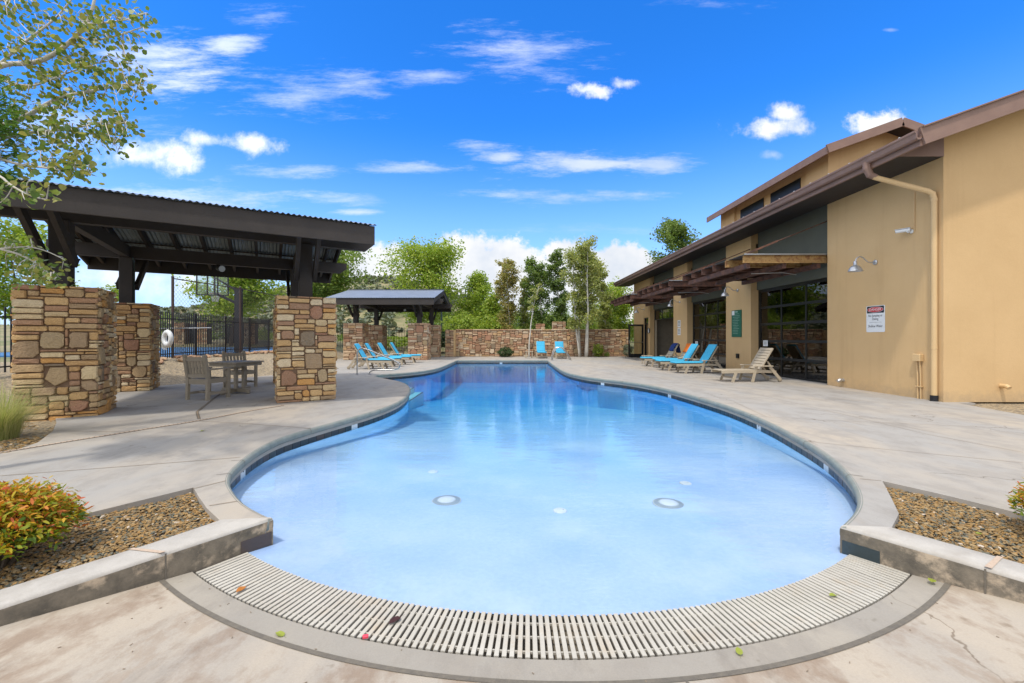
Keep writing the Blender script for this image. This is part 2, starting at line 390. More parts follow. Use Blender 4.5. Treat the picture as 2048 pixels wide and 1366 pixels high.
def mat_water():
    m, nt, out = new_mat('pool_water'); pos = coords(nt)
    a = nz(nt, pos, 3.2, 3, .5, (.6, 1.6, 1)); b = nz(nt, pos, 14, 2, .5, (.6, 1.3, 1))
    h = nd(nt, 'ShaderNodeMath', {0: b, 1: .12, 2: a}, operation='MULTIPLY_ADD').outputs[0]
    bp = nd(nt, 'ShaderNodeBump', {'Strength': .28, 'Distance': .02, 'Height': h})
    fr = nd(nt, 'ShaderNodeFresnel', {'IOR': 1.333}); nt.links.new(bp.outputs[0], fr.inputs['Normal'])
    g = nd(nt, 'ShaderNodeBsdfGlossy', {'Roughness': 0.0, 'Color': (.70, .88, 1, 1)}); nt.links.new(bp.outputs[0], g.inputs['Normal'])
    t = nd(nt, 'ShaderNodeBsdfTransparent', {0: (1, 1, 1, 1)})
    mx = nd(nt, 'ShaderNodeMixShader'); fk = nd(nt, 'ShaderNodeMath', {0: fr.outputs[0], 1: 1.0}, operation='MULTIPLY'); nt.links.new(fk.outputs[0], mx.inputs[0])
    nt.links.new(t.outputs[0], mx.inputs[1]); nt.links.new(g.outputs[0], mx.inputs[2])
    nt.links.new(mx.outputs[0], out.inputs[0])
    va = nd(nt, 'ShaderNodeVolumeAbsorption', {'Color': (.04, .79, .995, 1), 'Density': .30})
    nt.links.new(va.outputs[0], out.inputs['Volume']); return m

def mat_rust(name, a, b, c):
    m, nt, out = new_mat(name); pos = coords(nt)
    n = nz(nt, pos, 5, 8, .7); col = ramp(nt, n, [(.32, a), (.5, b), (.64, c)])
    p = nd(nt, 'ShaderNodeBsdfPrincipled', {'Base Color': col, 'Roughness': .8})
    bp = nd(nt, 'ShaderNodeBump', {'Strength': .3, 'Distance': .005, 'Height': n}); nt.links.new(bp.outputs[0], p.inputs['Normal'])
    nt.links.new(p.outputs[0], out.inputs[0]); return m

def mat_gravel(name, cols, scale):
    m, nt, out = new_mat(name); pos = coords(nt)
    vo = nd(nt, 'ShaderNodeTexVoronoi', {'Scale': scale}); nt.links.new(pos, vo.inputs['Vector'])
    sp = nd(nt, 'ShaderNodeSeparateColor'); nt.links.new(vo.outputs['Color'], sp.inputs[0])
    col = ramp(nt, sp.outputs[0], cols, 'CONSTANT')
    big = nz(nt, pos, .35, 5, .6)
    col = mixc(nt, mrange(nt, big, .4, .7, 0, .4), col, mixc(nt, 1., col, (.7, .68, .6), 'MULTIPLY'))
    p = nd(nt, 'ShaderNodeBsdfPrincipled', {'Base Color': col, 'Roughness': .9})
    bp = nd(nt, 'ShaderNodeBump', {'Strength': .9, 'Distance': .02, 'Height': vo.outputs['Distance']}); bp.invert = True
    nt.links.new(bp.outputs[0], p.inputs['Normal']); nt.links.new(p.outputs[0], out.inputs[0]); return m

MT = {}
MT['deck'] = mat_deck('deck_concrete', (.335, .315, .285), (.395, .342, .275), (.275, .252, .222))
MT['apron'] = mat_deck('apron_concrete', (.35, .312, .262), (.42, .357, .278), (.215, .14, .088), 1.5, (.35, .6))
MT['band'] = mat_deck('band_concrete', (.31, .28, .235), (.35, .31, .25), (.27, .24, .20), 1.5)
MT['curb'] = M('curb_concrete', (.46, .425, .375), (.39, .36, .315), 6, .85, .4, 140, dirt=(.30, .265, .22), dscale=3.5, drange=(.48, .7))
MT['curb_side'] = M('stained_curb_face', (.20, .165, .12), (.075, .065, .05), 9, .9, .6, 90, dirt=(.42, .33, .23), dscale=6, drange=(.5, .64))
MT['coping'] = M('weathered_coping', (.25, .27, .24), (.17, .19, .168), 8, .85, .4, 110, dirt=(.27, .26, .22), dscale=4)
MT['joint'] = M('joint_filler', (.27, .20, .13), (.20, .15, .10), 30, .9, .3, 120)
MT['joint_dark'] = M('dark_joint', (.17, .145, .11), (.12, .105, .085), 30, .9, .3, 120)
MT['joint_tan'] = M('tan_joint_strip', (.50, .385, .285), (.43, .32, .235), 30, .9, .2, 120)
MT['plaster'] = M('pool_plaster', (.41, .52, .68), (.30, .43, .65), .9, .7, .05, 30, dirt=(.46, .54, .66), dscale=.8, drange=(.5, .72))
MT['step'] = M('step_plaster', (.50, .78, .80), (.42, .70, .74), 2, .7, .05, 30)
MT['tile'] = mat_pieces('slate_waterline_tile', [(0, (.035, .04, .045)), (.3, (.055, .05, .045)), (.5, (.03, .045, .05)), (.7, (.075, .05, .04)), (.85, (.045, .055, .055))], .35, .25, 9, .5, .004, (.03, .045, .05))
MT['grout'] = M('tile_grout', (.22, .24, .24), rough=.9)
MT['white'] = M('white_plastic', (.74, .75, .74), (.68, .69, .68), 8, .5, .05)
MT['white_tile'] = M('white_marker_tile', (.66, .68, .68), (.56, .58, .58), 20, .4, .05)
MT['drain_ring'] = M('drain_plastic', (.42, .45, .42), (.36, .39, .37), 8, .6, .05)
MT['slot'] = M('drain_slot', (.24, .27, .27), rough=.8)
MT['drain_white'] = M('drain_white_plastic', (.60, .62, .62), (.54, .56, .57), 8, .6, .05)
MT['black'] = M('black_print', (.015, .015, .017), rough=.5, bump=0)
MT['grate'] = M('ivory_grate_plastic', (.49, .455, .385), (.40, .365, .30), 3, .6, .15, 80, dirt=(.42, .34, .24), dscale=5, drange=(.55, .75))
MT['trough'] = M('grate_trough', (.20, .17, .13), rough=.9)
MT['mortar_dark'] = M('dark_mortar', (.15, .095, .06), (.11, .07, .045), 12, .95, .6, 70)  # darker mortar for the joints of the far stonework
MT['mortar'] = M('brown_mortar', (.21, .13, .08), (.16, .10, .06), 12, .95, .6, 70)
LIGHTST = [(0, (.66, .43, .20)), (.11, (.70, .53, .30)), (.21, (.58, .36, .16)), (.31, (.72, .57, .36)), (.41, (.56, .34, .15)), (.50, (.63, .33, .11)), (.59, (.50, .34, .18)), (.68, (.46, .265, .15)), (.77, (.40, .27, .15)), (.85, (.63, .46, .25)), (.93, (.40, .235, .14))]
DARKST = [(0, (.38, .26, .15)), (.22, (.44, .32, .18)), (.42, (.33, .185, .11)), (.58, (.47, .33, .18)), (.72, (.27, .20, .13)), (.86, (.40, .21, .125))]
MT['stone'] = mat_pieces('pale_ledgestone', LIGHTST, .9, 1.0, 11, .2, .02)
MT['stone_dark'] = mat_pieces('brown_fieldstone', DARKST, .9, 1.0, 8, .2, .02, (.2, .15, .10))
REDST = [(0, (.52, .33, .20)), (.2, (.60, .43, .27)), (.4, (.46, .25, .145)), (.55, (.63, .49, .33)), (.7, (.55, .35, .18)), (.85, (.40, .25, .15))]
MT['stone_far'] = mat_pieces('reddish_ledgestone', REDST, .9, .5, 9, .2, .012)
MT['timber'] = M('dark_brown_timber', (.042, .033, .027), (.030, .024, .020), 3, .7, .3, 40, stretch=(1, 1, 1), dist=.003)
MT['fascia_b'] = M('brown_fascia_paint', (.25, .155, .115), (.20, .12, .09), 2.5, .6, .15, 60)
MT['roofing'] = M('galvanised_roofing', (.30, .33, .38), (.24, .27, .31), 2, .42, .1, 40, metal=.35)
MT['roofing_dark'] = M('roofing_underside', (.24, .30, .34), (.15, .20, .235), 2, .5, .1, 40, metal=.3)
MT['stucco'] = mat_stucco('tan_stucco', (.61, .415, .21), (.56, .375, .185))
MT['stucco_grey'] = M('grey_green_stucco', (.135, .14, .108), (.115, .12, .094), 2, .9, .3, 140)
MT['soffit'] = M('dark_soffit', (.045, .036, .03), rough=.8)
MT['pipe_tan'] = M('tan_painted_pipe', (.64, .44, .22), (.60, .41, .20), 3, .5, .05)
MT['frame'] = M('black_bronze_frame', (.018, .017, .015), (.012, .011, .01), 4, .4, .05)
MT['glass'] = mat_glass('dark_door_glass', (.48, .49, .45), 1.5, 0, 1.7)
MT['glass_clear'] = mat_glass('clear_door_glass', (.8, .82, .78), 1.45)
MT['acrylic'] = mat_glass('scratched_acrylic', (.80, .85, .82), 1.45, .2, 1.6)
MT['interior'] = M('interior_paint', (.30, .25, .18), rough=.8)
MT['rust'] = mat_rust('rusted_steel', (.035, .022, .018), (.10, .045, .03), (.16, .07, .04))
MT['rust_yellow'] = mat_rust('rusted_yellow_steel', (.15, .055, .02), (.40, .25, .09), (.20, .09, .035))
MT['steel_dark'] = M('weathered_sheet', (.07, .06, .055), rough=.6)
MT['steel'] = M('stainless_steel', (.55, .54, .51), (.45, .44, .42), 6, .28, .02, metal=1)
MT['galv'] = M('galvanised_lamp', (.55, .56, .57), (.46, .47, .48), 6, .38, .05, metal=.7)
MT['iron'] = M('black_iron', (.012, .012, .014), rough=.5, bump=.05)
MT['brown_post'] = M('brown_steel_post', (.06, .035, .027), rough=.6)
MT['poly_tan'] = M('sand_recycled_lumber', (.45, .375, .265), (.40, .33, .235), 5, .6, .12, 60)
MT['poly_grey'] = M('taupe_recycled_lumber', (.30, .25, .185), (.26, .22, .16), 5, .6, .12, 60)
MT['cushion'] = M('turquoise_fabric', (.055, .40, .60), (.045, .34, .54), 7, .85, .25, 220)
MT['cushion_edge'] = M('turquoise_piping', (.04, .29, .46), rough=.85)
MT['towel_blue'] = M('navy_towel', (.012, .035, .16), (.01, .028, .12), 12, .95, .6, 150)
MT['towel_orange'] = M('orange_towel', (.75, .20, .025), (.62, .15, .02), 12, .95, .6, 150)
MT['gravel'] = mat_gravel('tan_gravel', [(0, (.30, .23, .14)), (.2, (.22, .17, .105)), (.4, (.37, .29, .185)), (.6, (.18, .145, .10)), (.8, (.33, .25, .145))], 26)
MT['pebble'] = mat_pieces('brown_pebble', [(0, (.31, .19, .07)), (.15, (.22, .155, .075)), (.3, (.33, .20, .07)), (.42, (.12, .12, .09)), (.52, (.36, .25, .12)), (.64, (.24, .15, .065)), (.78, (.155, .15, .11)), (.87, (.36, .20, .065)), (.98, (.55, .46, .36))], .8, .3, 30, .3, .004, (.10, .08, .055))
MT['bed'] = M('damp_soil', (.085, .062, .04), (.06, .045, .03), 20, .95, .6, 80)
MT['rock'] = mat_pieces('tan_rock', [(0, (.50, .30, .17)), (.3, (.44, .27, .16)), (.6, (.55, .37, .22)), (.8, (.40, .23, .14))], .9, .6, 10)
MT['scrub'] = M('dry_hill', (.30, .235, .13), (.20, .18, .085), .16, .95, .3, 3, dirt=(.12, .135, .05), dscale=.22, drange=(.45, .6))
MT['court'] = M('blue_court', (.05, .16, .34), (.045, .14, .30), 2, .8, .05)
MT['court_red'] = M('red_court', (.33, .085, .05), rough=.8)
MT['pole_green'] = M('green_grey_pole', (.055, .09, .085), rough=.5)
MT['trunk_brown'] = M('brown_bark', (.13, .095, .065), (.08, .06, .04), 9, .95, .8, 40, stretch=(1, 1, .3), dist=.01)
MT['trunk_pale'] = M('pale_aspen_bark', (.56, .52, .44), (.42, .39, .33), 5, .85, .3, 40, dirt=(.12, .10, .085), dscale=7, drange=(.62, .7))
MT['leaf_near'] = mat_leaf('cottonwood_leaf', [(p_, tuple(x_*1.9 for x_ in c_)) for p_, c_ in [(0, (.045, .075, .018)), (.4, (.075, .105, .022)), (.7, (.12, .125, .03)), (1, (.17, .15, .045))]], .4, .42)
MT['leaf_light'] = mat_leaf('light_green_leaf', [(0, (.18, .28, .035)), (.5, (.28, .37, .05)), (1, (.40, .44, .08))], .45)
MT['leaf_mid'] = mat_leaf('mid_green_leaf', [(0, (.11, .18, .032)), (.5, (.17, .25, .045)), (1, (.26, .31, .065))], .42)
MT['leaf_dark'] = mat_leaf('dark_green_leaf', [(0, (.09, .15, .04)), (.5, (.15, .22, .055)), (1, (.24, .30, .08))], .42)
MT['leaf_aspen'] = mat_leaf('aspen_leaf', [(0, (.20, .24, .075)), (.5, (.32, .35, .11)), (1, (.44, .42, .15))], .45)
MT['leaf_rusty'] = mat_leaf('rusty_aspen_leaf', [(0, (.22, .24, .07)), (.55, (.34, .31, .10)), (1, (.42, .29, .10))], .45)
MT['nandina'] = mat_leaf('nandina_leaf', [(0, (.18, .22, .015)), (.35, (.42, .35, .02)), (.62, (.56, .31, .02)), (.86, (.56, .18, .03)), (1, (.5, .10, .045))], .35)
MT['nandina_low'] = mat_leaf('nandina_green_leaf', [(0, (.08, .15, .012)), (.6, (.18, .25, .018)), (1, (.36, .35, .025))], .35)
MT['conifer'] = mat_leaf('conifer_needles', [(p_, tuple(x_*1.5 for x_ in c_)) for p_, c_ in [(0, (.04, .10, .012)), (.6, (.085, .17, .02)), (1, (.13, .22, .03))]], .3)
MT['grass'] = mat_leaf('fine_grass', [(0, (.26, .30, .09)), (.5, (.38, .38, .15)), (1, (.52, .46, .24))], .4)
MT['bush_dark'] = mat_leaf('dense_bush_leaf', [(p_, tuple(x_*1.3 for x_ in c_)) for p_, c_ in [(0, (.015, .035, .010)), (.6, (.03, .06, .014)), (1, (.055, .09, .022))]], .2)
MT['sage'] = mat_leaf('sage_leaf', [(p_, tuple(x_*1.15 for x_ in c_)) for p_, c_ in [(0, (.085, .105, .06)), (1, (.15, .165, .10))]], .2)
MT['leaf_fall'] = mat_leaf('fallen_leaf', [(0, (.22, .26, .03)), (1, (.30, .33, .05))], .2)
MT['leaf_orange'] = M('dry_orange_leaf', (.42, .15, .02), rough=.7)
MT['leaf_maroon'] = M('dry_maroon_leaf', (.05, .012, .012), rough=.7)
MT['pink'] = M('pink_plastic', (.72, .06, .10), rough=.5)
MT['water'] = mat_water()
MT['red'] = M('red_print', (.55, .02, .025), rough=.45, bump=0)
MT['green_sign'] = M('green_sign_face', (.015, .13, .075), (.012, .11, .065), 3, .5, .0)
MT['print_pale'] = M('pale_print', (.32, .48, .40), rough=.5, bump=0)
MT['house'] = M('far_house_wall', (.42, .33, .24), rough=.9)
MT['house_roof'] = M('far_house_roof', (.28, .20, .15), rough=.9)
MT['rope'] = M('white_rope', (.65, .64, .6), rough=.9)
MT['lens'] = M('lamp_lens', (.7, .72, .7), rough=.3)
MT['tarp'] = M('dark_tarp', (.02, .028, .03), rough=.7)
#PART2
# ================================================================== POOL, DECK, KERBS
WZ = -.18
AC = (.3, 5.87); RI, RO = 3.63, 3.94
def gp(l): return [G(x, y) for x, y in l]
TIPN = .022
tipL, tipR = Vector((-1.695, 3.017)), Vector((2.325, 2.89))
left_px = [(506, 1022), (477, 1004), (457, 977), (452, 962), (457, 946), (470, 933), (492, 913), (523, 893), (559, 876), (594, 865), (643, 851), (700, 835.5),
           (740, 824.5), (772, 814), (800, 802), (815, 790), (821, 777), (812, 767), (793, 761), (769, 757), (753, 753.5), (748, 751.5), (756, 749.3), (781, 747.5), (828, 744), (865, 739), (886, 733), (914, 720.3)]
right_px = [(1095, 720.3), (1109, 731), (1126, 742), (1146, 748.5), (1183, 755), (1253, 762.5), (1305, 771), (1348, 780.5), (1400, 794.5), (1466, 814), (1533, 841), (1586, 868),
            (1639, 897), (1675, 924), (1702, 952), (1719, 981), (1724, 1003), (1717, 1022), (1706, 1036)]
LP = [tipL]+[Vector(p[:2]) for p in gp(left_px)]; RP = [Vector(p[:2]) for p in gp(right_px)]+[tipR]
def chaikin(l, k=1):
    for _ in range(k):
        o = [l[0]]
        for a, b in zip(l[:-1], l[1:]): o += [a*.75+b*.25, a*.25+b*.75]
        o.append(l[-1]); l = o
    return l
def resample(l, step):
    out = [l[0]]; acc = 0.
    for a, b in zip(l[:-1], l[1:]):
        d = (b-a).length
        if d < 1e-9: continue
        t = step-acc
        while t <= d: out.append(a+(b-a)*(t/d)); t += step
        acc = d-(t-step)
    if (out[-1]-l[-1]).length > step*.3: out.append(l[-1])
    else: out[-1] = l[-1]
    return out
OUT = resample(chaikin(LP, 2)+chaikin(RP, 2), .155)
NV = len(OUT)
def normals(l):
    o = []
    for i in range(len(l)):
        d = (l[min(i+1, len(l)-1)]-l[max(i-1, 0)]).normalized(); o.append(Vector((d.y, -d.x)))
    return o
ON = normals(OUT)
def off(d): return [p+n*d for p, n in zip(OUT, ON)]

deck_right = [(2.64, 2.874), (2.9, 3.1), (3.12, 3.4), (3.41, 3.805), (3.62, 3.47), (3.78, 3.147), (4.1, 2.5), (4.4, 1.7), (4.6, .5), (9.6, .5), (9.0, 5.2), (8.62, 6.7), (8.8, 7.6), (8.95, 8.30), (9.3, 8.32), (9.3, 29.6), (8.8, 30), (-10.2, 30)]
deck_left = [(-10.25, 29), (-10.1, 25), (-9.9, 23.2), (-9.0, 21.3), (-7.9, 19.3), (-6.95, 17.5), (-7.4, 16.1), (-8.03, 14.6), (-8.6, 13.2), (-9.34, 11.26), (-9.9, 10.4), (-9.3, 8.9), (-7.75, 7.2), (-6.9, 6.45), (-6.3, 5.84), (-5.8, 5.2), (-5.62, 4.75), (-6.4, 4.25), (-7.4, 3.9), (-9, 3.6), (-9, .5), (-4.4, .5), (-3.95, 1.7), (-3.7, 2.2), (-3.4, 2.72), (-3.09, 3.11), (-2.71, 3.64), (-2.5, 3.42), (-2.28, 3.2), (-2.04, 2.99)]
DECK = [Vector(p) for p in OUT]+[Vector(p) for p in deck_right+deck_left]
mb = MB(); mb.prism(DECK, -.13, 0); deck = mb.build('pool_deck', MT['deck'], kind='structure')

# pool basin: walls, floor, coping, waterline tiles
basin = MB()
w = off(-.03)
for i in range(NV-1):
    a, b = w[i], w[i+1]
    basin.add([(a.x, a.y, -1.75), (b.x, b.y, -1.75), (b.x, b.y, -.08), (a.x, a.y, -.08)], [(0, 1, 2, 3)])
pool = basin.build('pool_basin', MT['plaster'], kind='structure')
def y_arc(x):
    dx = min(abs(x-AC[0]), 2.3); return AC[1]-sqrt(RI*RI-dx*dx)
def floor_z(t):
    z = -.186-.055*min(t, 4)
    if t > 4: z -= .085*(t-4)
    return max(z, -1.3)
fm = MB(); xs = [-6+.2*i for i in range(67)]; ts = [0, .05]+[.25*(i+1) for i in range(92)]
fm.v = [(x, y_arc(x)+t, floor_z(t)) for t in ts for x in xs]
n = len(xs); fm.f = [(j*n+i, j*n+i+1, (j+1)*n+i+1, (j+1)*n+i) for j in range(len(ts)-1) for i in range(n-1)]; fm.mi = [0]*len(fm.f)
fl = fm.build('pool_floor', MT['plaster'], pool, smooth_=True)
# entry steps in the cove on the left
for k, (x1, z) in enumerate(((-3.55, -.30), (-3.22, -.46), (-2.9, -.62))):
    m_ = MB(); m_.box((-5.0, 11.9-.15*k, -1.6), (x1, 14.75, z)); st = m_.build('entry_step', MT['step'], pool)
    m_ = MB(); m_.box((x1-.05, 11.9-.15*k, z), (x1+.002, 14.7, z+.006)); m_.build('step_nosing', MT['tile'], st)
# coping front with rounded nose
prof = [(-.10, -.0015), (-.012, -.0005), (.006, -.004), (.018, -.013), (.024, -.028), (.024, -.066), (.016, -.078), (-.028, -.082)]
cm = MB(); cm.v = [((p+n_*o).x, (p+n_*o).y, z+(.0025 if k < 2 else 0)) for p, n_ in zip(OUT, ON) for k, (o, z) in enumerate(prof)]
q = len(prof)
for i in range(NV-1):
    for k in range(1, q-1): cm.f.append((i*q+k, i*q+k+1, (i+1)*q+k+1, (i+1)*q+k)[::-1]); cm.mi.append(0)
cm.f += [tuple(range(1, q)), tuple((NV-1)*q+k for k in range(q-1, 0, -1))]; cm.mi += [0, 0]
cop = cm.build('coping', MT['coping'], pool, smooth_=True)
# waterline tiles: nearest 300 single, the rest joined
tp = off(-.018); markers = {}
def near_i(px, py): 
    g = G(px, py); return min(range(NV-1), key=lambda i: ((OUT[i]+OUT[i+1])*.5-Vector(g[:2])).length)
MK = {near_i(487, 918): '0', near_i(705, 834): '1 FT', near_i(1338, 778): '3', near_i(1213, 757): '4', near_i(1517, 835): '2', near_i(1655, 905): '1 FT', near_i(1002, 720.3): '5'}
tile_me = MB().bbox((-.0735, -.006, -.062), (.0735, .006, .062), .004).mesh('tile', MT['tile'])
mark_me = MB().bbox((-.0735, -.006, -.062), (.0735, .007, .062), .004).mesh('depth_marker_tile', MT['white_tile'])
segs = []
for i in range(NV-1):
    a, b = tp[i], tp[i+1]; m_ = (a+b)*.5; segs.append((m_.length, i, m_, atan2((b-a).y, (b-a).x), (b-a).length))
segs.sort(); rest = MB()
for k, (d, i, m_, ang, L) in enumerate(segs):
    z = -.148
    if i in MK:
        o = link_mesh('depth_marker_tile', mark_me, pool, (m_.x, m_.y, z), (0, 0, ang))
        fc = bpy.data.curves.new('depth_lettering', 'FONT'); fc.body = MK[i]; fc.size = .085 if len(MK[i]) == 1 else .058; fc.align_x = 'CENTER'; fc.align_y = 'CENTER'; fc.extrude = .001
        t = text_mesh('depth_lettering', fc, MT['black']); t.parent = o
        t.location = (0, -.0085, .028 if len(MK[i]) > 1 else .022); t.rotation_euler = (pi/2, 0, 0)
    elif k < 290:
        o = link_mesh('tile', tile_me, pool, (m_.x, m_.y, z), (0, 0, ang)); o.scale = (L/.152, 1, 1)
    else:
        c, s_ = cos(ang), sin(ang); vs = []
        for x in (-L*.485, L*.485):
            for y, zz in ((.006, -.062), (-.006, -.062), (-.006, .062), (.006, .062)): vs.append((m_.x+c*x-s_*y, m_.y+s_*x+c*y, z+zz))
        rest.add(vs, [(0, 3, 2, 1), (4, 5, 6, 7), (1, 2, 6, 5), (0, 1, 5, 4), (2, 3, 7, 6)])
if rest.v: rest.build('tile_run', MT['tile'], pool, kind='stuff')
gm = MB(); tg = off(-.0205)
for i in range(NV-1):
    a, b = tg[i], tg[i+1]; gm.add([(a.x, a.y, -.22), (b.x, b.y, -.22), (b.x, b.y, -.08), (a.x, a.y, -.08)], [(0, 1, 2, 3)])
gm.build('tile_grout', MT['grout'], pool)
# coping joints: thin filler strips across the coping and down its face
jm = MB()
for px, py in ((484, 920), (457, 946), (622, 858), (760, 818), (815, 790), (1252, 762), (1400, 794), (1502, 828), (1613, 883), (1700, 950)):
    g = G(px, py); i = min(range(NV), key=lambda i: (OUT[i]-Vector(g[:2])).length); p, n_ = OUT[i], ON[i]; t = Vector((n_.y, -n_.x))*.004
    a = p-n_*.10; b = p+n_*.0265
    jm.add([(*(a-t), .004), (*(a+t), .004), (*(p+n_*.006+t), .004), (*(p+n_*.006-t), .004), (*(b+t), -.02), (*(b-t), -.02), (*(b+t), -.07), (*(b-t), -.07)], [(0, 1, 2, 3), (3, 2, 4, 5), (5, 4, 6, 7)])
jm.build('coping_joint', MT['joint_dark'], pool)

# water
mb = MB(); ring = [p for p in off(-.026)]
arc = []
for k in range(41):
    a = radians(-90+34.6-69.2*k/40); arc.append(Vector((AC[0]+(RI+.006)*cos(a), AC[1]+(RI+.006)*sin(a))))
poly = ring+arc
mb.prism(poly, -1.9, WZ); mb.build('pool_water', MT['water'], kind='structure')

# concrete apron, band, joint, trough beyond the grate
def ramp_z(r): return -.178+.10*max(0, r-RO) if r < 5.6 else -.012
KL = [Vector((-1.82, 2.98)), Vector((-2.515, 2.085)), Vector((-3.4, .8)), Vector((-4.6, -1.2)), Vector((-6, -4))]
KR = [Vector((2.46, 2.86)), Vector((2.865, 2.33)), Vector((3.7, 1.2)), Vector((4.9, -.5)), Vector((7, -4))]
def kx(K, y):
    for a, b in zip(K[:-1], K[1:]):
        if b.y <= y <= a.y: return lerp(a.x, b.x, (a.y-y)/(a.y-b.y))
    return K[0].x if y > K[0].y else K[-1].x
def polar(name, mat, r0, r1, nr, dz=0., amax=74, kind='structure', na=150, zf=ramp_z):
    m_ = MB(); rs = [lerp(r0, r1, i/nr) for i in range(nr+1)]; an = [radians(-90-amax+2*amax*k/na) for k in range(na+1)]
    m_.v = [(AC[0]+r*cos(a), AC[1]+r*sin(a), zf(r)+dz) for r in rs for a in an]; n = na+1
    for j in range(nr):
        for i in range(na):
            f = (j*n+i, j*n+i+1, (j+1)*n+i+1, (j+1)*n+i); cx_ = sum(m_.v[k][0] for k in f)/4; cy_ = sum(m_.v[k][1] for k in f)/4
            if kx(KL, cy_)-.03 < cx_ < kx(KR, cy_)+.03: m_.f.append(f[::-1]); m_.mi.append(0)
    return m_.build(name, mat, kind=kind, smooth_=True)
polar('concrete_band', MT['band'], RO+.006, 4.092, 2)
polar('band_joint', MT['joint_dark'], 4.086, 4.114, 1, .0035)
polar('entry_apron', MT['apron'], 4.108, 12, 40)
tr = polar('grate_trough', MT['trough'], RI-.0, RO+.012, 1, 0, 37, zf=lambda r: -.235)
m_ = MB()
for rr in (RI-.004, RO+.006):
    for k in range(60):
        a0, a1 = radians(-127+74*k/60), radians(-127+74*(k+1)/60)
        m_.add([(AC[0]+rr*cos(a0), AC[1]+rr*sin(a0), -.236), (AC[0]+rr*cos(a1), AC[1]+rr*sin(a1), -.236), (AC[0]+rr*cos(a1), AC[1]+rr*sin(a1), -.179 if rr > RI else -.19), (AC[0]+rr*cos(a0), AC[1]+rr*sin(a0), -.179 if rr > RI else -.19)], [(0, 1, 2, 3)])
m_.build('trough_wall', MT['trough'], tr)
# joints in the apron
def strip(name, pts, w, z, mat, parent=None, kind=None):
    pts = [Vector(p[:2]) for p in pts]; ns = normals(pts); m_ = MB()
    m_.v = [(*(p+n_*s_), z) for p, n_ in zip(pts, ns) for s_ in (-w/2, w/2)]
    for i in range(len(pts)-1): m_.f.append((2*i, 2*i+1, 2*i+3, 2*i+2)[::-1]); m_.mi.append(0)
    for f in range(len(m_.f)):
        a, b, c = (Vector(m_.v[i]) for i in m_.f[f][:3])
        if (b-a).cross(c-a).z < 0: m_.f[f] = m_.f[f][::-1]
    return m_.build(name, mat, parent, kind=kind)
for a in (-83.5, -94):
    aa = radians(a); m_ = MB(); t = Vector((-sin(aa), cos(aa)))*.006; rs = [4.115+.1*k for k in range(25)]
    m_.v = [(AC[0]+r*cos(aa)+t.x*s_, AC[1]+r*sin(aa)+t.y*s_, ramp_z(r)+.004) for r in rs for s_ in (-1, 1)]
    m_.f = [(2*i, 2*i+2, 2*i+3, 2*i+1) for i in range(24)]; m_.mi = [0]*24; m_.build('apron_joint', MT['joint_dark'], kind='structure')

# the slatted drain grate
gr = thing('drain_grate', 'curved ivory slatted drain grate along the shallow edge of the pool', 'drain grate', (AC[0], AC[1], -.176))
L0 = RO-RI-.008; sl = MB(); sl.add([(RI+.004, -.0102, 0), (RO-.004, -.0102, 0), (RO-.004, .0102, 0), (RI+.004, .0102, 0), (RI+.004, -.0115, -.003), (RO-.004, -.0115, -.003), (RO-.004, .0115, -.003), (RI+.004, .0115, -.003),
     (RI+.004, -.007, -.03), (RO-.004, -.007, -.03), (RO-.004, .007, -.03), (RI+.004, .007, -.03)],
    [(0, 1, 2, 3), (0, 4, 5, 1), (1, 5, 6, 2), (2, 6, 7, 3), (3, 7, 4, 0), (4, 8, 9, 5), (5, 9, 10, 6), (6, 10, 11, 7), (7, 11, 8, 4)])
sme = sl.mesh('slat', MT['grate']); ns = 132
rg = random.Random(3)
for k in range(ns):
    a = -90-35.0+70.0*(k+.5)/ns+rg.uniform(-.012, .012)
    o = link_mesh('slat', sme, gr, (0, 0, rg.uniform(-.0008, .0008)), (0, 0, radians(a)))
for rr in (RI+.062, RI+.16, RO-.05):
    m_ = MB(); n = 90
    for k in range(n+1):
        a = radians(-125+70*k/n)
        for r_, z in ((rr-.0035, -.007), (rr+.0035, -.007), (rr+.0035, -.018), (rr-.0035, -.018)): m_.v.append((r_*cos(a), r_*sin(a), z))
    for k in range(n):
        for j in range(4): m_.f.append((k*4+j, k*4+(j+1) % 4, k*4+4+(j+1) % 4, k*4+4+j)); m_.mi.append(0)
    m_.build('cross_rail', MT['grate'], gr)

# kerbs either side of the entry: raised concrete with a rounded edge and stained face
def kerb(K, side, joint_t, inner):
    """outer line K (pool side, towards the camera), inner line"""
    m_ = MB(); o = [Vector(p) for p in K]; i_ = [Vector(p) for p in inner]
    # stations along the kerb
    prof_n = 7; vs = []
    for a, b in zip(o, i_):
        d = (b-a); L = d.length; u = d/L
        pts = [(0, -.34), (0, -.022), (.006, -.008), (.02, 0), (L-.012, 0), (L, -.01), (L, -.3)]
        vs.append([(a.x+u.x*s_, a.y+u.y*s_, z+.003) for s_, z in pts])
    for r in vs: m_.v += r
    for k in range(len(vs)-1):
        for j in range(prof_n-1):
            f = (k*prof_n+j, k*prof_n+j+1, (k+1)*prof_n+j+1, (k+1)*prof_n+j)
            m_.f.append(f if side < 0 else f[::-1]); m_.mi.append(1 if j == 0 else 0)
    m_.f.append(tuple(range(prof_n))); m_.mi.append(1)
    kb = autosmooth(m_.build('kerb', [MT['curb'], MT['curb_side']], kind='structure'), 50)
    return kb
tl, trr = OUT[0]+ON[0]*.024, OUT[-1]+ON[-1]*.024
oL = [(tl.x, tl.y-.004), (-1.78, 2.906), (-2.0, 2.62), (-2.452, 2.03), (-3.3, .9), (-4.5, -1)]
iL = [(-2.04, 2.99), (-2.075, 2.932), (-2.24, 2.66), (-2.66, 2.10), (-3.53, .95), (-4.75, -1)]
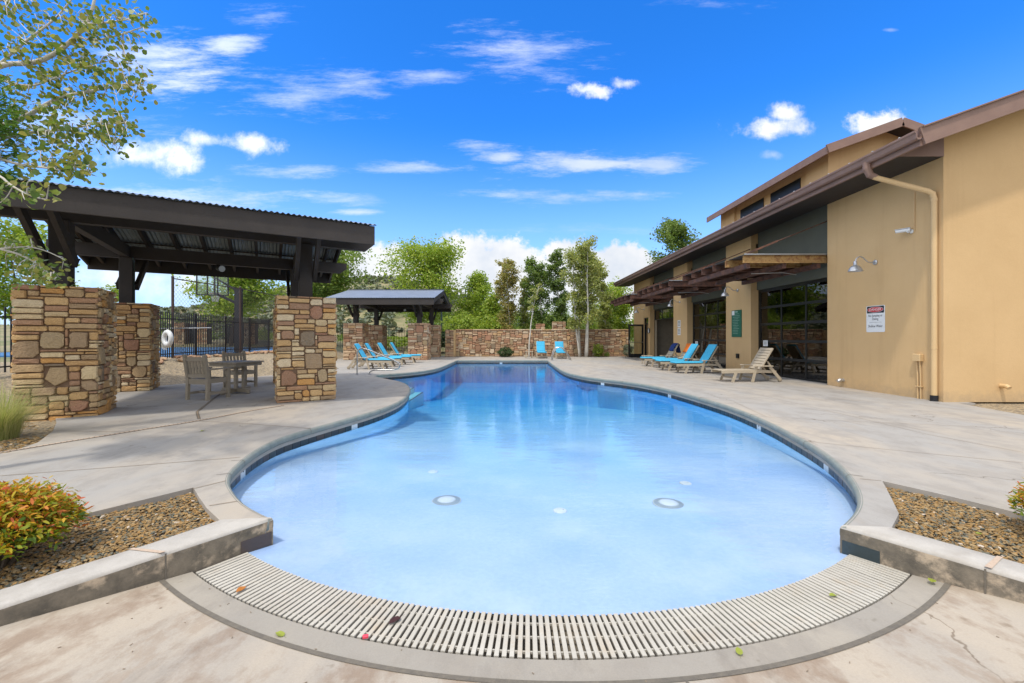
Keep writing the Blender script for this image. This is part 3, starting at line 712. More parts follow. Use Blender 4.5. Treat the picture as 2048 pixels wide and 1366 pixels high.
kL = kerb(oL, -1, 0, iL)
oR = [(trr.x, trr.y-.004), (2.41, 2.775), (2.60, 2.52), (2.77, 2.287), (3.6, 1.15), (4.8, -.5)]
iR = [(2.64, 2.874), (2.67, 2.83), (2.83, 2.61), (2.965, 2.42), (3.82, 1.25), (5.05, -.4)]
kR = kerb(oR, 1, 0, iR)
# tan joint strips and the dark tile let into each kerb end
def quad(name, pts, mat, parent): m_ = MB(); m_.add(pts, [(0, 1, 2, 3)]); return m_.build(name, mat, parent)
def kjoint(o, i_, k0, t0, parent, w=.028):
    a0, a1 = Vector(o[k0]), Vector(o[k0+1]); b0, b1 = Vector(i_[k0]), Vector(i_[k0+1]); d = w/(a1-a0).length
    p, q_ = a0.lerp(a1, t0), a0.lerp(a1, t0+d); r, s_ = b0.lerp(b1, t0+d), b0.lerp(b1, t0)
    m_ = MB(); m_.add([(*p, .0065), (*q_, .0065), (*r, .0065), (*s_, .0065)], [(0, 1, 2, 3)]); m_.build('joint_strip', MT['joint_tan'], parent)
    n_ = (p-s_).normalized()*.004; q_ = p.lerp(q_, .3)
    m_ = MB(); m_.add([(*(p+n_), -.006), (*(q_+n_), -.006), (*(q_+n_), -.2), (*(p+n_), -.2)], [(0, 1, 2, 3)]); m_.build('joint_gap', MT['joint_dark'], parent)
kjoint(oL, iL, 2, .13, kL); kjoint(oR, iR, 2, .62, kR)
def ktile(a, b, parent, sgn):
    a, b = Vector(a), Vector(b); d = (b-a).normalized(); n_ = Vector((-d.y, d.x))*sgn
    m_ = MB(); L = .21
    p0, p1 = a+d*.012+n_*.004, a+d*L+n_*.004
    m_.add([(*p0, -.095), (*p1, -.095), (*p1, -.19), (*p0, -.19), (*(p0-n_*4), -.095), (*(p1-n_*4), -.095), (*(p1-n_*4), -.19), (*(p0-n_*4), -.19)], [(0, 1, 2, 3), (0, 4, 5, 1), (1, 5, 6, 2), (3, 7, 4, 0)])
    m_.build('tile', MT['tile'], parent)
ktile(oL[0], oL[2], kL, 1); ktile(oR[0], oR[2], kR, -1)

# saw cuts, filler joints and the slotted deck drain on the deck
def joint(px, w, mat, z=.004, name='deck_joint'):
    pts = resample([Vector(G(x, y)[:2]) for x, y in px], .12) if len(px) > 1 else px
    return strip(name, pts, w, z, mat, deck)
for px in (((0, 952), (240, 934), (480, 915)), ((395, 842), (500, 848), (622, 857)), ((112, 862), (245, 864), (330, 852)), ((225, 790), (262, 775)),
           ((386, 978), (452, 962)), ((418, 1012), (474, 1003))): joint(px, .009, MT['joint'])
for px in (((1400, 795), (1466, 803), (1533, 834), (1640, 840), (2046, 858)), ((1440, 777), (1502, 786), (1700, 832), (1850, 868), (2046, 905)), ((1613, 883), (1700, 892), (2046, 926)),
           ((1720, 958), (1763, 962)), ((1250, 762), (1500, 752), (1640, 757)), ((1180, 754), (1300, 738)), ((1148, 748), (1290, 728)), ((1400, 794), (1700, 800), (1880, 812))): joint(px, .007, MT['joint'])
for px in (((398, 838), (394, 824), (428, 797), (448, 783)),): joint(px, .045, MT['joint_dark']); joint(px, .018, MT['joint'], .007)
dl = catmull([G(*p)[:2] for p in ((-60, 915), (12, 904), (140, 883), (270, 862), (395, 842), (490, 824), (566, 811))], .06)
strip('drain_channel', dl, .055, .004, MT['joint_dark'], deck)
dn = normals(dl); dlen = 0; k = 0; bm_me = MB().box((-.019, -.022, .004), (.019, .022, .009)).mesh('drain_slat', MT['joint_tan'])
dl2 = resample(dl, .052); dn2 = normals(dl2)
for p, n_ in zip(dl2, dn2): link_mesh('drain_slat', bm_me, deck, (p.x, p.y, .001), (0, 0, atan2(-n_.x, n_.y)))

# pool fittings on the floor
def floor_pt(px, py):
    z = -.25
    for _ in range(4):
        g = G(px, py, z); z = floor_z(max(0, g.y-y_arc(g.x)))
    return G(px, py, z)
for (px, py), lb in (((893, 1002), 'round slotted main drain cover on the pool floor, white rim, left one'), ((1337, 1008), 'round slotted main drain cover on the pool floor, white rim, right one')):
    g = floor_pt(px, py); t = thing('drain_cover', lb, 'drain cover', g, 0, 'main drain covers on the pool floor')
    m_ = MB(); m_.lathe([(.132, .002), (.13, .008), (.085, .014), (.078, .015), (.02, .016)], 36); m_.build('dome', MT['drain_ring'], t, smooth_=True); m_ = MB(); m_.lathe([(.082, .012), (.078, .018), (.02, .019)], 28); m_.build('disc', MT['drain_white'], t, smooth_=True)
    me = MB().box((.088, -.0028, .012), (.128, .0028, .0275)).mesh('rib', MT['white_tile']); me2 = MB().box((.09, -.0045, .002), (.1295, .0045, .0135)).mesh('slot', MT['slot'])
    for k in range(36):
        link_mesh('slot', me2, t, (0, 0, .0115), (0, .12, 2*pi*(k+.5)/36))
    m_ = MB(); m_.lathe([(.145, 0), (.145, .004), (.13, .006)], 36); m_.build('rim', MT['drain_ring'], t)
for (px, py), lb in (((866, 944), 'small round white inlet cap on the pool floor behind the left drain cover'), ((1120, 1022), 'small round white inlet cap on the pool floor between the two drain covers'), ((1371, 967), 'small round white inlet cap on the pool floor behind the right drain cover')):
    g = floor_pt(px, py); t = thing('inlet_cap', lb, 'inlet cap', g, 0, 'inlet caps on the pool floor')
    m_ = MB(); m_.lathe([(.063, 0), (.063, .004), (.055, .009), (.01, .011)], 28); m_.build('cap', MT['drain_white'], t, smooth_=True)
    m_ = MB(); m_.lathe([(.004, .010), (.004, .0125)], 8, (.03, .01, 0)); m_.build('screw', MT['joint_dark'], t)

# ================================================================== GROUND
XE = [(4, -9), (7.2, -7.8), (8.9, -9.3), (11.26, -9.34), (14.6, -8.0), (17.4, -6.9), (20, -8.2), (23.5, -10), (30, -10.2), (60, -10.2)]
def x_edge(y):
    if y <= XE[0][0]: return -9
    for (a, b), (c, d) in zip(XE[:-1], XE[1:]):
        if a <= y <= c: return lerp(b, d, (y-a)/(c-a))
    return -10.2
def terr(x, y):
    z = -.035+.02*noise.noise(Vector((x*.7, y*.7, 0)))
    if x < 0 and y > 6.5: z += .56*smooth((x_edge(y)-x-.15)/3.2)*smooth((y-6.5)/6)
    if y > 31: z += .5*smooth((y-31)/6)
    if x > 9.3 and y > 31: z += .0
    return z
def axis(lo, hi, step, far_lo, far_hi):
    a = []; v_ = lo
    while v_ <= hi+1e-6: a.append(v_); v_ += step
    s_ = step; v_ = hi
    while v_ < far_hi: s_ *= 1.35; v_ += s_; a.append(v_)
    s_ = step; v_ = lo; pre = []
    while v_ > far_lo: s_ *= 1.35; v_ -= s_; pre.append(v_)
    return pre[::-1]+a
OUTER = [(9.6, -7), (9.6, .5)]+deck_right[10:]+deck_left[:-9]+[(-9, -7)]
ax, ay = axis(-17, 13, .4, -700, 700), axis(-3, 34, .4, -300, 900)
m_ = MB(); n = len(ax); m_.v = [(x, y, terr(x, y)) for y in ay for x in ax]
ins = [inside(v_[0], v_[1], OUTER) for v_ in m_.v]
for j in range(len(ay)-1):
    for i in range(n-1):
        f = (j*n+i, j*n+i+1, (j+1)*n+i+1, (j+1)*n+i)
        if not all(ins[k] for k in f): m_.f.append(f); m_.mi.append(0 if (ay[j] < 30.5 and abs(ax[i]) < 16) else 1)
m_.build('ground', [MT['gravel'], MT['scrub']], kind='structure', smooth_=True)

ICO = None
def ico():
    global ICO
    if ICO is None:
        import bmesh
        b = bmesh.new(); bmesh.ops.create_icosphere(b, subdivisions=1, radius=1); b.verts.ensure_lookup_table()
        ICO = ([tuple(v.co) for v in b.verts], [tuple(v.index for v in f.verts) for f in b.faces]); b.free()
    return ICO
def lump(m_, c, sx, sy, sz, rz, r_, jit=.25, tilt=0.):
    vs, fs = ico(); cz, szn = cos(rz), sin(rz); out = []
    for x, y, z in vs:
        k = 1+r_.uniform(-jit, jit); x, y, z = x*sx*k, y*sy*k, z*sz*k
        z += x*tilt; out.append((c[0]+x*cz-y*szn, c[1]+x*szn+y*cz, c[2]+z))
    m_.add(out, fs)
def pebbles(name, poly, n, size, label, seed, z0=-.045, bound=None):
    r_ = random.Random(seed); m_ = MB(); xs_ = [p[0] for p in poly]; ys_ = [p[1] for p in poly]; k = 0
    while k < n:
        x, y = r_.uniform(min(xs_), max(xs_)), r_.uniform(min(ys_), max(ys_))
        if not inside(x, y, poly): continue
        k += 1; s_ = size*r_.choice((.6, .8, 1, 1, 1.2, 1.5)); 
        lump(m_, (x, y, z0+r_.uniform(-.004, .012)+.012*noise.noise(Vector((x*3, y*3, 5)))), s_, s_*r_.uniform(.55, .9), s_*r_.uniform(.28, .5), r_.uniform(0, 6.3), r_, .28, r_.uniform(-.35, .35))
    o = m_.build(name, MT['pebble']); tag(o, label, 'gravel', kind='stuff'); return o
bedL = [(-2.04, 2.99), (-2.28, 3.2), (-2.5, 3.42), (-2.71, 3.64), (-3.09, 3.11), (-3.4, 2.72), (-3.7, 2.2), (-3.95, 1.7), (-4.2, 1.1), (-3.42, 1.1), (-2.66, 2.10), (-2.24, 2.66)]
bedR = [(2.64, 2.874), (2.9, 3.1), (3.12, 3.4), (3.41, 3.805), (3.62, 3.47), (3.78, 3.147), (4.1, 2.5), (4.3, 1.9), (3.35, 1.9), (2.965, 2.42), (2.83, 2.61)]
bedB = [(-5.62, 4.75), (-5.8, 5.2), (-6.3, 5.84), (-6.9, 6.45), (-7.4, 6.9), (-8.6, 7.0), (-8.6, 4.0), (-7.4, 3.9), (-6.4, 4.25)]
for nm, b in (('planting_bed', bedL), ('planting_bed', bedR), ('planting_bed', bedB)):
    m_ = MB(); m_.prism(b, -.2, -.052); m_.build(nm, MT['bed'], kind='structure')
pebbles('gravel', bedL, 13000, .0115, 'brown and grey pebbles filling the bed by the orange shrub', 11)
pebbles('gravel', bedR, 10500, .0115, 'brown and grey pebbles filling the bed right of the pool entry', 12)
pebbles('gravel', bedB, 7000, .018, 'dark pebbles round the fine grass below the near stone pier', 13, -.04)
#PART3
# ================================================================== STONEWORK
def pack(W, H, c, r_):
    """irregular ashlar: rectangles of whole cells, thin long stones with a few big ones"""
    nx, nz = max(2, round(W/c)), max(2, round(H/c)); cw, ch = W/nx, H/nz
    g = [[0]*nx for _ in range(nz)]; out = []
    def fits(x, z, w, h): return x+w <= nx and z+h <= nz and all(not g[z+j][x+i] for j in range(h) for i in range(w))
    def put(x, z, w, h, big):
        for j in range(h):
            for i in range(w): g[z+j][x+i] = 1
        out.append((x*cw, z*ch, (x+w)*cw, (z+h)*ch, big))
    nb = int(nx*nz/150)+1; tries = 0
    while nb > 0 and tries < 400:
        tries += 1; w, h = r_.choice(((6, 6), (7, 6), (5, 6), (5, 5), (6, 7), (4, 6), (7, 7), (4, 4), (4, 5), (5, 4)))
        x, z = r_.randrange(0, max(1, nx-w+1)), r_.randrange(0, max(1, nz-h+1))
        if fits(x, z, w, h): put(x, z, w, h, True); nb -= 1
    for z in range(nz):
        for x in range(nx):
            if g[z][x]: continue
            run = 0
            while x+run < nx and not g[z][x+run]: run += 1
            w = min(run, r_.choice((3, 4, 5, 5, 6, 6, 7, 8, 9)))
            if run-w < 3: w = run if run <= 9 else run//2
            for h in (r_.choice((2, 2, 2, 3, 3, 1)), 2, 1):
                if fits(x, z, w, h): put(x, z, w, h, False); break
    return out
def stone_mesh(x0, z0, x1, z1, big, r_, gap, th, edge=(0, 0), extra=0):
    """one stone, face towards -y; returns vertices, faces"""
    w, h = x1-x0, z1-z0; g = gap/2
    a, b, c, d = x0+g, z0+g, x1-g, z1-g
    if edge[0] and x0 < 1e-4: a = x0-extra
    if edge[1] and x1 > edge[1]-1e-4: c = x1+extra
    J = min(w, h)*.12; j = lambda s=1.: r_.uniform(-J, J)*s
    k = (.24 if big else .2)*min(w, h)
    pts = []
    if big and r_.random() < .22:      # rounded or many-sided field stone
        n = r_.choice((5, 6, 7, 8)); ph = r_.random(); e = r_.uniform(5, 14)
        for i in range(n):
            t = 2*pi*(i+ph)/n; cx_, sx_ = cos(t), sin(t); q_ = (abs(cx_)**e+abs(sx_)**e)**(-1/e)*(1+r_.uniform(-.07, .06))
            pts.append(((a+c)/2+(c-a)/2*q_*cx_, (b+d)/2+(d-b)/2*q_*sx_))
    else:
        cut = [k*r_.uniform(.2, 1.3) for _ in range(4)]
        mx_, my_ = (a+c)/2, (b+d)/2
        pts = [(a+cut[0], b+j()*.4), (mx_+j(2), b+j()*.6), (c-cut[1], b+j()*.4), (c+j()*.3, b+cut[1]), (c+j()*.4, my_+j()), (c+j()*.3, d-cut[2]), (c-cut[2], d+j()*.4), (mx_+j(2), d+j()*.6), (a+cut[3], d+j()*.4), (a+j()*.3, d-cut[3]), (a+j()*.4, my_+j()), (a+j()*.3, b+cut[0])]
        pts = [(max(a-extra if 0 else a, min(c, p[0])), max(b, min(d, p[1]))) for p in pts]
    n = len(pts); cx_, cz_ = sum(p[0] for p in pts)/n, sum(p[1] for p in pts)/n
    t = th*r_.uniform(.55, 1.35); be = min(.012, .16*min(w, h))
    vs = [(p[0], .02, p[1]) for p in pts]+[(p[0], -t*.6, p[1]) for p in pts]
    tiltx, tiltz = r_.uniform(-.10, .10), r_.uniform(-.12, .12)
    for p in pts:
        dx, dz = p[0]-cx_, p[1]-cz_; L = sqrt(dx*dx+dz*dz)+1e-6; s_ = max(.3, 1-be/L)
        vs.append((cx_+dx*s_, -t+dx*tiltx+dz*tiltz+r_.uniform(-.006, .006), cz_+dz*s_))
    vs.append((cx_, -t-(.012 if big else .004)*r_.random()-.002, cz_))
    fs = [(i, (i+1) % n, n+(i+1) % n, n+i) for i in range(n)]+[(n+i, n+(i+1) % n, 2*n+(i+1) % n, 2*n+i) for i in range(n)]+[(2*n+i, 2*n+(i+1) % n, 3*n) for i in range(n)]
    return vs, fs
def clad(parent, W, H, c, seed, loc, rz, mats, gap=.014, th=.045, wrap=0., budget=9999, z0=0.):
    """stones over a W x H face whose outward side is local -y turned by rz; each stone an object"""
    r_ = random.Random(seed); rest_ = MB(); st = pack(W, H, c, r_); st.sort(key=lambda s_: -(s_[2]-s_[0])*(s_[3]-s_[1])); used = 0
    cz_, sz_ = cos(rz), sin(rz)
    for (x0, zz0, x1, zz1, big) in st:
        vs, fs = stone_mesh(x0, zz0, x1, zz1, big, r_, gap, th, (wrap > 0, W if wrap > 0 else 0), wrap)
        mat = mats[1] if ((big and r_.random() < .6) or r_.random() < .05) else mats[0]
        ox, oz = (x0+x1)/2, (zz0+zz1)/2
        if used < budget:
            me = bpy.data.meshes.new('stone'); me.from_pydata([(x-ox, y, z-oz) for x, y, z in vs], [], fs); me.materials.append(mat)
            lx = ox-W/2
            o = link_mesh('stone', me, parent, (loc[0]+lx*cz_, loc[1]+lx*sz_, loc[2]+oz+z0), (0, 0, rz)); used += 1
        else:
            rest_.add([(loc[0]+(x-W/2)*cz_-y*sz_, loc[1]+(x-W/2)*sz_+y*cz_, loc[2]+z+z0) for x, y, z in vs], fs)
    if rest_.v: rest_.build('stones', mats[0], parent, kind='stuff')
    return used
def pier(label, loc, rz, w, d, h, c, seed, mats, faces='frl', group=None, cap=True, name='stone_pier', cat='stone pier', zb=0., budget=295, th=.035):
    t = thing(name, label, cat, loc, rz, group)
    m_ = MB(); m_.box((-w/2+.01, -d/2+.01, -.3), (w/2-.01, d/2-.01, h-.012)); m_.build('core', MT['mortar'] if c < .05 else MT['mortar_dark'], t)
    u = 0
    if 'f' in faces: u += clad(t, w, h+zb, c, seed, (0, -d/2, -zb), 0, mats, wrap=.02, budget=budget, th=th)
    if 'r' in faces: u += clad(t, d, h+zb, c, seed+1, (w/2, 0, -zb), pi/2, mats, budget=budget-u, th=th)
    if 'l' in faces: u += clad(t, d, h+zb, c, seed+2, (-w/2, 0, -zb), -pi/2, mats, budget=budget-u, th=th)
    if 'b' in faces: u += clad(t, w, h+zb, c, seed+3, (0, d/2, -zb), pi, mats, wrap=.02, budget=budget-u, th=th)
    return t
NEARST = (MT['stone'], MT['stone_dark']); FARST = (MT['stone_far'], MT['stone_dark'])

# ================================================================== PAVILIONS
PH = 2.14; EZ = 3.50; SLP = math.tan(radians(13.3)); EV = 3.4; EU = 3.0
def corrugated(U, v0, z0, v1, z1, amp=.013, lam=.088, th=.004):
    n = int(2*U/lam*8); m_ = MB(); top, bot = [], []
    for i in range(n+1):
        x = -U+2*U*i/n; z = amp*cos(2*pi*x/lam)
        top += [(x, v0, z0+z), (x, v1, z1+z)]; bot += [(x, v0, z0+z-th), (x, v1, z1+z-th)]
    f1 = [(2*i, 2*i+2, 2*i+3, 2*i+1) for i in range(n)]; f2 = [f[::-1] for f in f1]
    if v1 < v0: f1, f2 = f2, f1
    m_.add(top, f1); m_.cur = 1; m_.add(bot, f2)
    m_.add([p for i in range(n+1) for p in (top[2*i], bot[2*i])], [(2*i, 2*i+1, 2*i+3, 2*i+2) if v1 > v0 else (2*i, 2*i+2, 2*i+3, 2*i+1) for i in range(n)])
    return m_
def zr(v): return EZ+(EV-abs(v))*SLP
def pavilion(label, loc, rz, fix=True):
    t = thing('pavilion', label, 'pavilion', loc, rz, 'open timber pavilions on stone piers')
    tm = MT['timber']; PU, PV = 1.875, 1.9; pb = zr(PV)-.085-.30-.2
    def part(nm, *beams, mat=tm):
        m_ = MB()
        for b in beams: m_.beam(*b)
        return m_.build(nm, mat, t)
    for sx in (-1, 1):
        for sy in (-1, 1):
            m_ = MB(); m_.bbox((sx*PU-.13, sy*PV-.13, PH-.02), (sx*PU+.13, sy*PV+.13, pb+.02), .012); m_.build('post', tm, t)
            for o_ in (-1, 1):
                x = sx*PU+o_*.175
                br = part('brace', ((x, sy*(PV+.02), PH+.42), (x, sy*(PV+1.10), zr(PV+1.10)-.20), .075, .17, (0, sy, -1)))
            part('bolt_block', ((sx*PU-.235, sy*PV+.02*sy, PH+.5), (sx*PU+.235, sy*PV+.02*sy, PH+.5), .03, .03))
    for sy in (-1, 1):     # plates, with bevelled ends
        m_ = MB(); x1 = 3.28; z0, z1 = pb, pb+.30
        prf = [(-x1, z1), (-x1, z0+.14), (-x1+.16, z0), (x1-.16, z0), (x1, z0+.14), (x1, z1)]
        vs = [(x, sy*PV-.085, z) for x, z in prf]+[(x, sy*PV+.085, z) for x, z in prf]
        m_.add(vs, [(5, 4, 3, 2, 1, 0), (6, 7, 8, 9, 10, 11)]+[(i, (i+1) % 6, 6+(i+1) % 6, 6+i) for i in range(6)]); m_.build('plate_beam', tm, t)
    for sx in (-1, 1): part('tie_beam', ((sx*PU, -PV+.09, pb+.155), (sx*PU, PV-.09, pb+.155), .15, .28))
    part('ridge_beam', ((-EU+.06, 0, zr(0)-.26), (EU-.06, 0, zr(0)-.26), .12, .26))
    for sx in (-1, 1): part('king_post', ((sx*PU, 0, pb+.3), (sx*PU, 0, zr(0)-.39), .15, .15, (0, 1, 0)))
    n = 10
    for k in range(n):
        x = -EU+.32+(2*EU-.64)*k/(n-1)
        for sy in (-1, 1):
            part('rafter', ((x, sy*.065, zr(.065)-.135), (x, sy*(EV-.06), zr(EV-.06)-.135), .065, .19))
    for sy in (-1, 1):
        for q_ in (.55, 1.4, 2.3, 3.1): part('purlin', ((-EU+.05, sy*q_, zr(q_)-.028), (EU-.05, sy*q_, zr(q_)-.028), .07, .025))
        part('fascia', ((-EU, sy*(EV-.025), EZ-.20), (EU, sy*(EV-.025), EZ-.20), .05, .36))
        for sx in (-1, 1):
            part('rake_board', ((sx*(EU-.026), sy*.0, zr(0)-.165), (sx*(EU-.026), sy*(EV-.052), zr(EV-.052)-.165), .05, .26))
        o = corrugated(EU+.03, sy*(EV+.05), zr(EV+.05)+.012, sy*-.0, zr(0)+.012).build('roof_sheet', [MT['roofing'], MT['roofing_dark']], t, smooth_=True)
    part('ridge_cap', ((-EU-.03, 0, zr(0)+.03), (EU+.03, 0, zr(0)+.03), .30, .012), mat=MT['roofing'])
    m_ = MB(); m_.tube([(0, 1.9, pb), (0, 1.9, pb-.10)], .05, 12); m_.tube([(.0, 1.86, pb-.10), (.1, 1.7, pb-.13)], [.06, .085], 12)
    fl_ = m_.build('floodlight', MT['iron'], t)
    m_ = MB(); m_.tube([(.1, 1.7, pb-.13), (.106, 1.69, pb-.1325)], [.08, .08], 14); m_.build('lens', MT['lens'], fl_)
    m_ = MB(); m_.tube([(-PU+.14, PV-.05, PH-.01), (-PU+.14, PV-.05, pb-.1), (-PU+.14, PV-.15, pb+.0)], .014, 8); m_.build('conduit', MT['pole_green'], t)
    return t
R1 = radians(29.5); C1 = Vector((-6.86, 9.72, 0)); C2 = Vector((-6.95, 26.65, 0)); R2 = radians(-.6)
def loc2(C, R, x, y): return (C.x+x*cos(R)-y*sin(R), C.y+x*sin(R)+y*cos(R), 0)
for (sx, sy), lb, sd_ in (((-1, -1), 'large square ledgestone pier at the left edge, nearest the camera', 21), ((-1, 1), 'ledgestone pier just behind the nearest pier, beside the white life ring', 31),
                          ((1, -1), 'ledgestone pier standing closest to the curved pool edge', 41), ((1, 1), 'ledgestone pier almost hidden behind the pier at the pool edge', 51)):
    pier(lb, loc2(C1, R1, sx*1.875+(.09 if (sx, sy) == (-1, -1) else 0), sy*1.9), R1, .95 if (sx, sy) == (-1, -1) else 1.05, .95, PH, .047, sd_, NEARST, 'frl', 'stone piers of the near pavilion', zb=.1 if (sx, sy) == (-1, -1) else .0)
for (sx, sy), lb, sd_ in (((-1, -1), 'front left pier of the far pavilion, behind the turquoise loungers', 61), ((-1, 1), 'rear left pier of the far pavilion, in its shade', 71),
                          ((1, -1), 'front right pier of the far pavilion, at the loungers\' feet', 81), ((1, 1), 'rear right pier of the far pavilion, next to the gate', 91)):
    pier(lb, loc2(C2, R2, sx*1.875, sy*1.9), R2, 1.08, .98, PH, .062, sd_, FARST, 'fr', 'stone piers of the far pavilion')
pavilion('near dark timber pavilion with corrugated gable roof, left of the pool', C1, R1)
pavilion('far dark timber pavilion with grey corrugated roof, behind the loungers', C2, R2)

# ================================================================== STONE WALL AT THE FAR END
wt = thing('stone_wall', 'long reddish ledgestone wall closing the far end of the pool deck', 'wall', (2.45, 28.9, 0))
m_ = MB(); m_.box((-5.9, -.14, -.2), (5.95, .16, 1.80)); m_.build('core', MT['mortar_dark'], wt)
clad(wt, 11.85, 1.80, .058, 5, (.02, -.14, 0), 0, FARST, gap=.015, th=.05, budget=298)
for k in range(20):
    x = -5.9+.5925*k; m_ = MB(); m_.bbox((x+.006, -.23, 1.80), (x+.586, .2, 1.80+.055+.012*RN.random()), .015); m_.build('cap_stone', MT['stone_far'], wt)
wp = pier('stone end pier of the far wall with a plain tan side', (-3.83, 28.75, 0), 0, .52, .5, 1.83, .062, 95, FARST, 'fl', name='wall_pier')
m_ = MB(); m_.box((.27, -.30, 0), (.40, .25, 1.80)); m_.build('plain_side', MT['stucco'], wp)
for px, w, lb in ((1080, .62, 'short stone gate pier behind the far wall, the narrower one'), (1117, .95, 'wide stone gate pier behind the far wall, below the aspens')):
    p = P(px, 640, 30.6); pier(lb, (p.x, 30.6, .1), 0, w, .6, 2.35 if w > .7 else 2.2, .07, int(px), FARST, 'f', 'gate piers behind the far wall')

# ================================================================== CLUBHOUSE
XW = 8.8; BY0, BY1 = 8.45, 28.9; RX = 13.2; EX = 7.8; EZ1 = 5.08; RS = .36
def bz(x): return EZ1+RS*(min(x, 2*RX-x)-EX)
hb = thing('clubhouse', 'tan stucco clubhouse with brown eaves and glass roll-up doors, right of the pool', 'building', (XW, BY0, 0))
HB = Vector((XW, BY0, 0))
def hpart(nm, m_, mat, parent=None, sm=False): return m_.build(nm, mat, parent or hb, HB, sm)
bays = [(11.5, 15.09), (16.8, 20.4), (22.07, 25.67)]; wallt = .45; TOPW = EZ1+.02
DY0, DY1 = 25.98, 26.86     # side door in the last pier
def wbox(nm, y0, y1, z0=0, z1=TOPW): 
    m_ = MB(); m_.box((XW, y0, z0), (XW+wallt, y1, z1)); return hpart(nm, m_, MT['stucco'])
wbox('end_wall', BY0+.2, bays[0][0]); wbox('pier_wall', bays[0][1], bays[1][0]); wbox('pier_wall', bays[1][1], bays[2][0])
wbox('pier_wall', bays[2][1], DY0); wbox('pier_wall', DY1, BY1-.2); wbox('door_head', DY0, DY1, 2.55)
for y0, y1 in bays:
    m_ = MB(); m_.box((XW+.25, y0, 3.0), (XW+.44, y1, TOPW)); hpart('recessed_panel', m_, MT['stucco_grey'])
    m_ = MB(); m_.box((XW+.21, y0, 3.0), (XW+.25, y1, 3.30)); hpart('door_header', m_, MT['stucco_grey'])
def gable(nm, y0, y1):
    m_ = MB(); xs_ = (XW, RX, 2*RX-XW); vs = []
    for y in (y0, y1): vs += [(XW, y, 0), (2*RX-XW, y, 0), (2*RX-XW, y, bz(XW)-.02), (RX, y, bz(RX)-.02), (XW, y, bz(XW)-.02)]
    m_.add(vs, [(4, 3, 2, 1, 0)[::-1], (5, 6, 7, 8, 9)[::-1], (0, 5, 6, 1)[::-1], (1, 6, 7, 2)[::-1], (2, 7, 8, 3)[::-1], (3, 8, 9, 4)[::-1], (4, 9, 5, 0)[::-1]]); return hpart(nm, m_, MT['stucco'])
gable('gable_wall', BY0, BY0+.2); gable('gable_wall', BY1-.2, BY1)
m_ = MB(); m_.box((2*RX-XW-.3, BY0+.2, 0), (2*RX-XW, BY1-.2, TOPW)); hpart('rear_wall', m_, MT['stucco'])
m_ = MB(); m_.box((XW+wallt, BY0+.2, -.02), (2*RX-XW-.3, BY1-.2, .0)); hpart('inner_floor', m_, MT['interior'])
m_ = MB(); m_.box((14.0, BY0+.2, 0), (14.1, BY1-.2, 4.2)); m_.box((XW+wallt, BY0+.2, 4.2), (14.1, BY1-.2, 4.25))
for y in (11.3, 15.9, 21.2, 25.8): m_.box((XW+wallt, y, 0), (14.0, y+.08, 4.2))
hpart('inner_wall', m_, MT['interior'])
RY0, RY1 = 7.9, 30.05
def roof(nm, ex, ez, rx, y0, y1, sl_, th, parent, mat):
    m_ = MB(); rz_ = ez+sl_*(rx-ex); xs_ = [(ex, ez), (rx, rz_), (2*rx-ex, ez)]
    vs = [(x, y, z) for y in (y0, y1) for x, z in xs_]+[(x, y, z-th) for y in (y0, y1) for x, z in xs_]
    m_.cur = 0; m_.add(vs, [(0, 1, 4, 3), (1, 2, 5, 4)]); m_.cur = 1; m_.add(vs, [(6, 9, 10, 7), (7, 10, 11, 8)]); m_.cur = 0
    m_.add(vs, [(0, 6, 7, 1), (1, 7, 8, 2), (3, 4, 10, 9), (4, 5, 11, 10), (0, 3, 9, 6), (2, 8, 11, 5)])
    return hpart(nm, m_, mat, parent)
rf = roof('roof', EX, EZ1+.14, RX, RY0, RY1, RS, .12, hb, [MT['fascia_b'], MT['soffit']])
def seams(ex, ez, rx, y0, y1, sl_, parent, step=.45):
    me = MB(); L = rx-ex; me.beam((0, 0, 0), (L, 0, L*sl_), .03, .035); k = me.mesh('standing_seam', MT['fascia_b']); y = y0+.2
    while y < y1: link_mesh('standing_seam', k, parent, (ex-XW, y-BY0, ez+.016)); y += step
seams(EX, EZ1+.14, RX, RY0, RY1, RS, rf)
def bboard(nm, p, q_, w, h, parent=None, mat='fascia_b', up=(0, 0, 1)): m_ = MB(); m_.beam(p, q_, w, h, up); return hpart(nm, m_, MT[mat], parent)
bboard('eave_fascia', (EX+.02, RY0, EZ1-.02), (EX+.02, RY1, EZ1-.02), .05, .30)
dz = RS*(RX-EX)
bboard('rake_board', (EX-.005, RY0-.026, EZ1-.01), (RX, RY0-.026, EZ1-.01+dz), .05, .32); bboard('rake_board', (2*RX-EX, RY0-.026, EZ1-.01), (RX, RY0-.026, EZ1-.01+dz), .05, .32)
bboard('rake_trim', (EX-.03, RY0-.045, EZ1+.155), (RX, RY0-.045, EZ1+.155+dz), .10, .025)
